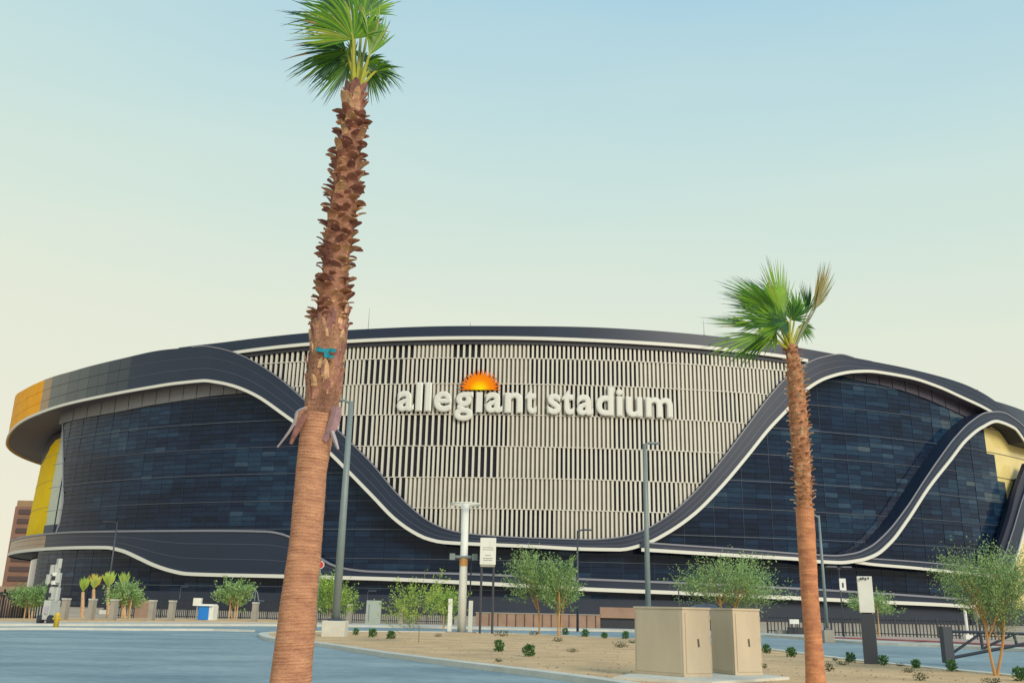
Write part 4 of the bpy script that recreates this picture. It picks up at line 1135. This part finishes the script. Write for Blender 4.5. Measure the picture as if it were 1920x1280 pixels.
fA(655, 118, 225, 88, 110, 26, .5, (0, 3, 1), 35, depth=.1, tilt=.2, dD=.1)
fA(686, 120, -15, 62, 140, 26, .7, (0, 3, 1, 2), 36, depth=.1, tilt=.4, dD=.15, wind=(.05, 0, 0))
fA(690, 135, -50, 68, 90, 20, .5, (0, 3, 1), 37, depth=-.1, tilt=.3, dD=.2, wind=(.02, 0, 0))
fA(702, 136, 12, 60, 100, 22, .9, (0, 3, 2), 46, depth=-.1, tilt=.5, dD=.1, wind=(.1, 0, 0))
fA(655, 40, 138, 140, 110, 28, .35, (0, 1, 3, 2), 38, depth=.15, tilt=-.2, dD=.3)
fA(680, 30, 70, 120, 120, 28, .2, (1, 0, 2), 39, depth=.2, tilt=.1, dD=.4, wind=(-.3, 0, 0))
fA(690, 60, 45, 60, 120, 22, .35, (0, 3, 1), 40, depth=.3, tilt=.4, dD=.5, wind=(-.2, 0, 0))
fA(664, 60, 100, 120, 150, 34, .2, (3, 0), 41, depth=.6, tilt=0, dD=.5)
fA(662, 108, 165, 74, 190, 34, .4, (3, 0, 1), 42, depth=.5, tilt=0, dD=.45)
fA(676, 112, 60, 50, 170, 24, .4, (3, 0), 43, depth=.6, tilt=.2, dD=.5)
fA(655, 60, 160, 125, 70, 20, .15, (1, 0, 4), 44, depth=-.1, tilt=.5, dD=-.1, dry=.2)

DB = 20.3
rowsB = [(1320, 1513, 1556), (1280, 1511, 1548), (1200, 1509, 1541), (1100, 1501.5, 1533), (1000, 1495, 1528), (950, 1492, 1525), (900, 1489, 1523), (840, 1482, 1519), (780, 1478, 1516), (720, 1475, 1510), (680, 1473, 1503), (650, 1472, 1494)]
axB = pal_axis(rowsB, DB); axB = [(Vector((axB[0][0].x, DB, .08)), axB[0][1])]+[q_ for q_ in axB if q_[0].z > .2]
pB = thing('palm_tree', 'slimmer fan palm at right with full windblown green crown', 'palm tree', (axB[0][0].x, DB, .1), 'fan palms in front of the stadium')
z950 = at(1508, 950, DB).z; ztB = at(1483, 650, DB).z
m_trunkC = mat('palm_trunk_orange', (.60, .27, .13), .95, spec=.15, noise=.15, nscale=2.5, stretch=(1, 1, 3), bump=.5, fine=.15, col2=(.38, .15, .085))
trunk('trunk', axB, 0, z950, m_trunkC, pB, rel=.004, step=.03, seed=12, n=24)
m_coreB = mat('palm_core_orange', (.46, .22, .12), .95, spec=.1, noise=.4, nscale=6, bump=.8, fine=.2)
trunk('upper_trunk', axB, z950-.02, ztB+.05, m_coreB, pB, rel=.012, step=.04, seed=16, n=24, rad=.85)
z = z950-.1; rg = random.Random(5)
while z < ztB-.1:
    c, r = interp_axis(axB, z); off = rg.uniform(0, 6.28)
    for k in range(6):
        t = off+2*math.pi*k/6+rg.uniform(-.2, .2); out = Vector((math.cos(t), math.sin(t), 0))
        if out.y > .6: continue
        boot(c, out, r*.82, rg.uniform(.10, .18), rg.uniform(.07, .13), rg.uniform(.15, .85), rg.choice(m_bootR), pB, rg, th=.01)
    z += .105
def fB(hx, hy, sa, Rpx, spread, nseg, droop, mi, seed, depth=0, tilt=.3, dD=0, wind=(-.25, 0, 0), bx=1482, ms=None, **k):
    D = DB+dD; hub = at(hx, hy, D); base = at(bx, 654, DB)+Vector((0, 0, -.05)); R = Rpx*D/FPX*1.16
    frond(pB, base, hub, sa, R, spread, nseg, droop, ms or [m_frG[i] for i in mi], seed, depth, tilt, wind=wind, pr=.02, **k)
fB(1466, 598, 97, 112, 62, 22, .0, (2, 2, 1, 4), 51, depth=-.1, tilt=.5, dD=-.2, wind=(-.05, 0, 0))
fB(1458, 592, 130, 100, 75, 24, .1, (0, 1, 2), 52, depth=.1, tilt=.2, dD=.1)
fB(1450, 590, 158, 92, 60, 22, .15, (3, 0, 1), 53, depth=-.1, tilt=.4, dD=.0)
fB(1418, 612, 172, 84, 80, 24, .1, (1, 3, 4, 2), 54, depth=.0, tilt=.9, dD=-.2, dry=.15)
fB(1430, 628, 196, 98, 55, 24, .35, (0, 2, 1), 55, depth=-.1, tilt=.5, dD=-.3)
fB(1478, 603, 185, 46, 150, 26, .3, (3, 0), 56, depth=-.5, tilt=.2, dD=-.3)
fB(1482, 600, 60, 42, 140, 26, .3, (3, 0, 1), 57, depth=-.4, tilt=-.2, dD=-.1)
fB(1520, 586, 66, 104, 66, 22, .0, (), 58, depth=.1, tilt=1.0, dD=.1, wind=(-.12, 0, 0), bx=1487, ms=[m_frG[1], m_frY, m_frG[3], m_frG[4]], petm=m_petdk, dry=.3)
fB(1512, 590, 80, 70, 60, 16, .0, (0, 3, 1), 59, depth=.2, tilt=.6, dD=.2, wind=(-.1, 0, 0), bx=1485)
fB(1455, 622, 215, 50, 110, 22, .4, (1, 2, 0), 60, depth=-.1, tilt=.3, dD=-.15)
fB(1498, 612, -10, 34, 120, 18, .5, (0, 1), 61, depth=.2, tilt=.3, dD=.2)
fB(1470, 580, 112, 85, 90, 26, .1, (3, 0, 1), 62, depth=.5, tilt=0, dD=.3)
fB(1455, 585, 143, 96, 60, 24, .12, (1, 0, 2), 63, depth=.0, tilt=.1, dD=-.15)
fB(1440, 605, 165, 70, 90, 26, .3, (0, 1, 2), 64, depth=-.2, tilt=.2, dD=-.2)
fB(1462, 612, 150, 60, 160, 30, .2, (1, 2, 0), 65, depth=-.3, tilt=.1, dD=-.35)
fB(1440, 632, 205, 70, 80, 22, .4, (1, 0), 66, depth=.2, tilt=.2, dD=.1)
fB(1490, 596, 80, 60, 110, 22, .1, (0, 1), 67, depth=.1, tilt=.2, dD=.0)
fB(1528, 580, 66, 100, 36, 16, .0, (), 68, depth=.1, tilt=.6, dD=.15, wind=(-.06, 0, 0), bx=1487, ms=[m_frG[3], m_frY, m_frG[4]], petm=m_petdk, dry=.3)

# small far palms at left
for k, (x, yt, yb, lab, m_) in enumerate(((160, 1079, 1160, 'small leaning yellow green palm, leftmost of the four far palms', (m_leafY[1], m_leafY[0])), (180, 1074, 1160, 'small palm with golden head, second of the four far palms', (mat('gold_leaf', (.55, .38, .03), .6), m_leafY[3])),
                                      (207, 1071, 1160, 'small yellow green palm just right of the dark lamp pole', (m_leafY[3], m_leafY[1])), (236, 1071, 1160, 'small lime palm rising out of the green tree', (m_leafY[3], m_leafY[0])))):
    B = gp(x-6+k, yb); T_ = at(x, yt, B.y); s = B.y/1790
    t = thing('palm_sapling', lab, 'palm tree', (B.x, B.y, 0), 'small palms behind the far kerb')
    tb = MB(); zc = at(x, yt+30, B.y).z; tb.tube([(B.x, B.y, 0), ((B.x+T_.x)/2, B.y, zc*.5), (T_.x, B.y, zc)], [.20, .16, .13], 8); tb.build('trunk', m_boot[3], t)
    for j in range(16):
        b = MB(); a = rg.uniform(-.3, .3); L = (yb-yt)*s*.38*rg.uniform(.7, 1.0); hub = Vector((T_.x, B.y, zc)); d = Vector((math.sin(a)*.8, rg.uniform(-.3, .3), 1)).normalized(); sd = d.cross(Vector((0, 1, 0))).normalized()
        for i in range(5):
            ph = (i/4-.5)*.55+rg.uniform(-.05, .05); dd = (d*math.cos(ph)+sd*math.sin(ph)); Lk = L*rg.uniform(.6, 1.05); p1 = hub+dd*Lk; m1 = hub+dd*Lk*.6; b.tri(hub, m1+sd*.09, p1); b.tri(hub, p1, m1-sd*.09)
        b.build('frond', rg.choice(m_), t)

# ---------------------------------------------------------------- trees (desert trees with airy crowns)
def tree(xb, yb, crown, label, seed, leaves, ntw=170, stems=1, stakes=0, bark=m_bark, Y=None, group='young desert trees', lsz=1.0, z0=0.0, lean=0.0, up=.8, trw=1.0):
    """crown = (x0, x1, ytop, ybottom) in photo pixels at the tree's own distance"""
    rg = random.Random(seed); B = gp(xb, yb, z0)
    if Y: B = at(xb, yb, Y); B.z = 0
    D = B.y; a = at(crown[0], crown[2], D); c = at(crown[1], crown[3], D); cx, cz = (a.x+c.x)/2, (a.z+c.z)/2; rx, rz = abs(c.x-a.x)/2, abs(a.z-c.z)/2
    B.z = z0
    t = thing('tree', label, 'tree', (B.x, B.y, z0), group)
    tb = MB(); tips = []; px = D/1790
    for s_ in range(stems):
        o_ = (s_-(stems-1)/2)*.22*rx; b0 = Vector((B.x+o_*.6, D+rg.uniform(-.1, .1), z0)); top = Vector((cx+o_*2.2, D+rg.uniform(-.3, .3), cz-rz*.25))
        mid = b0.lerp(top, .5)+Vector((rg.uniform(-.08, .08)*rx, 0, 0)); r0 = max(.045, 1.4*px)*trw
        tb.tube(smooth_line([b0, mid, top], 4), [r0*(1-.06*i) for i in range(9)], 7); tips.append(top)
        for k in range(6):
            ang = rg.uniform(0, 6.28); st0 = b0.lerp(top, rg.uniform(.5, 1)); en = Vector((cx+math.cos(ang)*rx*.62, D+math.sin(ang)*rx*.62, cz+rz*rg.uniform(-.3, .6)))
            tb.tube([st0, st0.lerp(en, .5)+Vector((0, 0, .12*rz)), en], [r0*.5, r0*.35, r0*.15], 5)
    tb.build('trunk', bark, t)
    lb = MB(); wb = MB(); org = Vector((cx, D, cz-rz*.7))
    cl = [Vector((cx+rx*.75*rg.uniform(-1, 1), D+rx*.6*rg.uniform(-1, 1), cz+rz*.65*rg.uniform(-1, 1))) for _ in range(9)]
    for k in range(ntw):
        if rg.random() < .55:
            q_ = cl[k % 9]; p = q_+Vector((rg.gauss(0, .22)*rx, rg.gauss(0, .22)*rx, rg.gauss(0, .22)*rz))
        else:
            while True:
                u = Vector((rg.uniform(-1, 1), rg.uniform(-1, 1), rg.uniform(-1, 1)))
                if u.length < 1: break
            p = Vector((cx+u.x*rx*.9, D+u.y*rx*.9, cz+u.z*rz*.9))
        dr = (p-org); dr.z = dr.z*.6+up*rx*.5; dr.normalize(); dr = (dr+Vector((rg.gauss(0, .25), rg.gauss(0, .25), rg.gauss(0, .2)))).normalized()
        L = rg.uniform(.35, .85)*min(rx, rz*1.3); w = .45*px
        e = p+dr*L; sd = dr.cross(Vector((rg.gauss(0, 1), rg.gauss(0, 1), rg.gauss(0, 1)))).normalized()
        wb.tri(p-dr*L*.5-sd*w, p-dr*L*.5+sd*w, e)
        hgt = (p.z-cz)/rz
        for j in range(20):
            q_ = p+dr*L*(j/19-.15)*1.1+Vector((rg.gauss(0, .05), rg.gauss(0, .05), rg.gauss(0, .05)))*rx
            l = rg.uniform(2.4, 5.5)*px*lsz; ww = rg.uniform(.7, 1.25)*px*lsz
            d2 = (dr*.9+Vector((rg.gauss(0, .7), rg.gauss(0, .7), rg.gauss(0, .7)))).normalized(); s2 = d2.cross(Vector((rg.gauss(0, 1), rg.gauss(0, 1), rg.gauss(0, 1)))).normalized()
            lb.mi = rg.choices((0, 1, 2, 3), weights=(4, 3, 2, 1))[0]
            lb.quad(q_-s2*ww*.3, q_+d2*l*.5-s2*ww, q_+d2*l, q_+d2*l*.5+s2*ww)
    wb.mi = 0
    o = lb.build('foliage', leaves, t); wb.build('twigs', m_bark, t)
    for k in range(stakes):
        x = B.x+(k-(stakes-1)/2)*.9*px*16; s = MB(); s.tube([(x, D-.2, z0), (x, D-.2, z0+cz*.92)], 1.1*px, 6); s.build('stake', m_stake, t)
    return t
G, Yl = m_leaf, m_leafY
tree(785, 1204, (737, 828, 1090, 1176), 'sparse forked young tree on the sand left of the white mast', 61, Yl, 120, 1, 0, m_bark, z0=.1, trw=.45)
tree(831, 1180, (800, 862, 1104, 1160), 'small bushy tree just left of the white mast', 62, Yl, 120, 1, 1)
tree(1011, 1189, (957, 1050, 1049, 1135), 'airy tree with ochre trunk, left of the pair right of the site sign', 63, G, 230, 1, 0, m_barko, z0=.1, trw=1.3)
tree(1048, 1191, (1022, 1082, 1052, 1158), 'airy tree with thin ochre stems, right of the pair', 64, G, 230, 2, 1, m_barko, z0=.1, trw=.8)
tree(1352, 1212, (1287, 1448, 1056, 1146), 'wide low green tree rising behind the tan cabinets', 65, G, 420, 2, 0, m_barko, z0=.1, up=1.0)
tree(1868, 1266, (1775, 1945, 1050, 1185), 'large feathery green tree over the gate at far right', 66, G, 620, 2, 0, m_barko, z0=.1, trw=1.0)
tree(617, 1184, (590, 657, 1090, 1158), 'lime green tree half hidden by the big palm trunk and lamp pole', 67, Yl, 200, 1, 1)
tree(437, 1163, (405, 468, 1095, 1138), 'round green tree with three pale stems right of the blue toilet', 68, G, 170, 2, 2, m_stake)
tree(236, 1163, (212, 262, 1096, 1140), 'round green tree right of the small yellow palms', 69, G, 150, 2, 2, m_stake)
tree(54, 1163, (27, 86, 1104, 1142), 'round dark green tree left of the white light tower', 70, [G[0], G[2], G[1], G[2]], 180, 1, 2, m_stake)
tree(1648, 1195, (1597, 1672, 1112, 1155), 'small green tree behind the totem sign', 71, G, 130, 1, 1, m_stake)

# ---------------------------------------------------------------- shrubs
def shrub(x, y, wpx, hpx, label, seed, mats, cat='shrub', name='shrub', n=280, z0=.1, group=None):
    rg = random.Random(seed); B = gp(x, y, z0); px = B.y/1790; rx, rz = wpx/2*px, hpx*px; b = MB()
    for k in range(n):
        th = rg.uniform(0, 6.28); ph = rg.uniform(0, 1); r = rg.uniform(.25, 1)
        hgt = rg.uniform(0.02, 1); w_ = math.sqrt(max(0, 1-(hgt*1.15-.55)**2*1.6))*r
        p = Vector((B.x+math.cos(th)*rx*w_, B.y+math.sin(th)*rx*w_, z0+hgt*rz*.85))
        d = Vector((math.cos(th)*w_, math.sin(th)*w_, hgt*1.2+rg.uniform(0, .5))).normalized(); sd = d.cross(Vector((rg.gauss(0, 1), rg.gauss(0, 1), rg.gauss(0, 1)))).normalized()
        l = rg.uniform(.16, .34)*min(rx*2, rz+rx*.4); ww = l*.22; b.mi = rg.randrange(len(mats))
        b.quad(p-sd*ww*.3, p+d*l*.5-sd*ww, p+d*l, p+d*l*.5+sd*ww)
    c = Vector((B.x, B.y, z0)); b.mi = 0
    for k in range(9):
        a = rg.uniform(0, 6.28); b.tube([c, c+Vector((math.cos(a)*rx*.8, math.sin(a)*rx*.8, rz*.5))], [.012, .006], 4)
    o = b.build(name, mats); setp(o, label, cat, group); return o
GS = 'round green shrubs on the sand island'
sh = [(667, 1190, 11, 13, 'round green shrub right beside the concrete lamp base'), (698, 1194, 15, 15, 'round green shrub, second from the concrete lamp base'), (733, 1197, 15, 14, 'round green shrub left of the sparse forked tree'),
      (935, 1221, 18, 21, 'darker round green shrub below the two legged site sign'), (991, 1230, 21, 21, 'largest round green shrub near the kerb right of the site sign'), (1060, 1190, 11, 13, 'small green shrub at the foot of the ochre stemmed trees'),
      (1097, 1193, 13, 14, 'small green shrub just right of the slim lamp pole'), (1133, 1196, 11, 11, 'smallest green shrub between slim lamp pole and cabinets'), (1173, 1197, 12, 14, 'green shrub just left of the larger cabinet'),
      (1438, 1224, 14, 16, 'green shrub touching the right side of the smaller cabinet'), (1484, 1231, 17, 17, 'green shrub between the smaller cabinet and the small palm trunk'), (1595, 1241, 17, 18, 'green shrub between the small palm trunk and the totem sign'),
      (1657, 1247, 17, 19, 'green shrub at the right foot of the totem sign'), (1718, 1252, 15, 16, 'green shrub midway between totem sign and gate post'), (1785, 1258, 18, 20, 'green shrub at the foot of the gate post'), (1914, 1276, 24, 24, 'green shrub in the bottom right corner')]
for k, (x, y, w, h, l) in enumerate(sh): shrub(x, y, w, h, l, 100+k, m_shrub, group=GS)
GD = 'flat dry plants on the sand island'
dr = [(943, 1192, 34, 9, 'flat grey green plant behind the shrub below the site sign'), (1002, 1190, 20, 7, 'flat dry plant at the foot of the left ochre trunk'), (1045, 1202, 24, 7, 'flat dry plant in front of the ochre stemmed trees'), (1073, 1222, 22, 6, 'lone flat dry plant mid sand right of the biggest shrub'),
      (935, 1240, 16, 6, 'small dry tuft near the kerb below the site sign'), (1163, 1213, 30, 9, 'wide dry plant left of the larger cabinet'), (1186, 1205, 16, 5, 'small dry tuft touching the larger cabinet edge'), (1566, 1238, 10, 6, 'tiny dry tuft right of the small palm trunk'), (1581, 1246, 26, 7, 'flat dry plant below the shrub left of the totem sign'),
      (1688, 1248, 18, 5, 'small flat tuft right of the totem sign'), (1706, 1260, 26, 7, 'flat dry plant below the shrub between totem sign and gate'), (1726, 1275, 24, 13, 'taller dry tuft at the bottom between totem sign and gate'), (1860, 1280, 40, 8, 'wide flat dry plant at the bottom right'), (822, 1193, 16, 5, 'small dark tuft left of the white mast foot'), (1434, 1252, 9, 8, 'tiny rusty tuft at the smaller cabinet corner'), (1555, 1258, 18, 14, 'thin dry tuft at the right of the small palm trunk')]
for k, (x, y, w, h, l) in enumerate(dr): shrub(x, y, w, h, l, 200+k, m_dryshrub, name='dry_plant', n=90, group=GD)
bb = random.Random(9)
b = MB()
for k in range(900):
    x = bb.uniform(520, 1900); y = bb.uniform(1190, 1278); P = gp(x, y, .1)
    # keep stones on the island
    pp = [(q_.x, q_.y) for q_ in isl]+[(45, 10), (25, 6)]
    if not inpoly(P.x, P.y, pp): continue
    s = bb.uniform(.012, .04); n = len(b.v)
    b.v += [(P.x-s, P.y, .10), (P.x, P.y-s, .10), (P.x+s, P.y, .10), (P.x, P.y+s, .10), (P.x, P.y, .10+s)]
    for i in range(4): b.f.append((n+i, n+(i+1) % 4, n+4)); b.m.append(0)
o = b.build('gravel', m_brick); o['kind'] = 'stuff'
print('slats', len(slats), 'panes', len(panes), 'boots', nb)
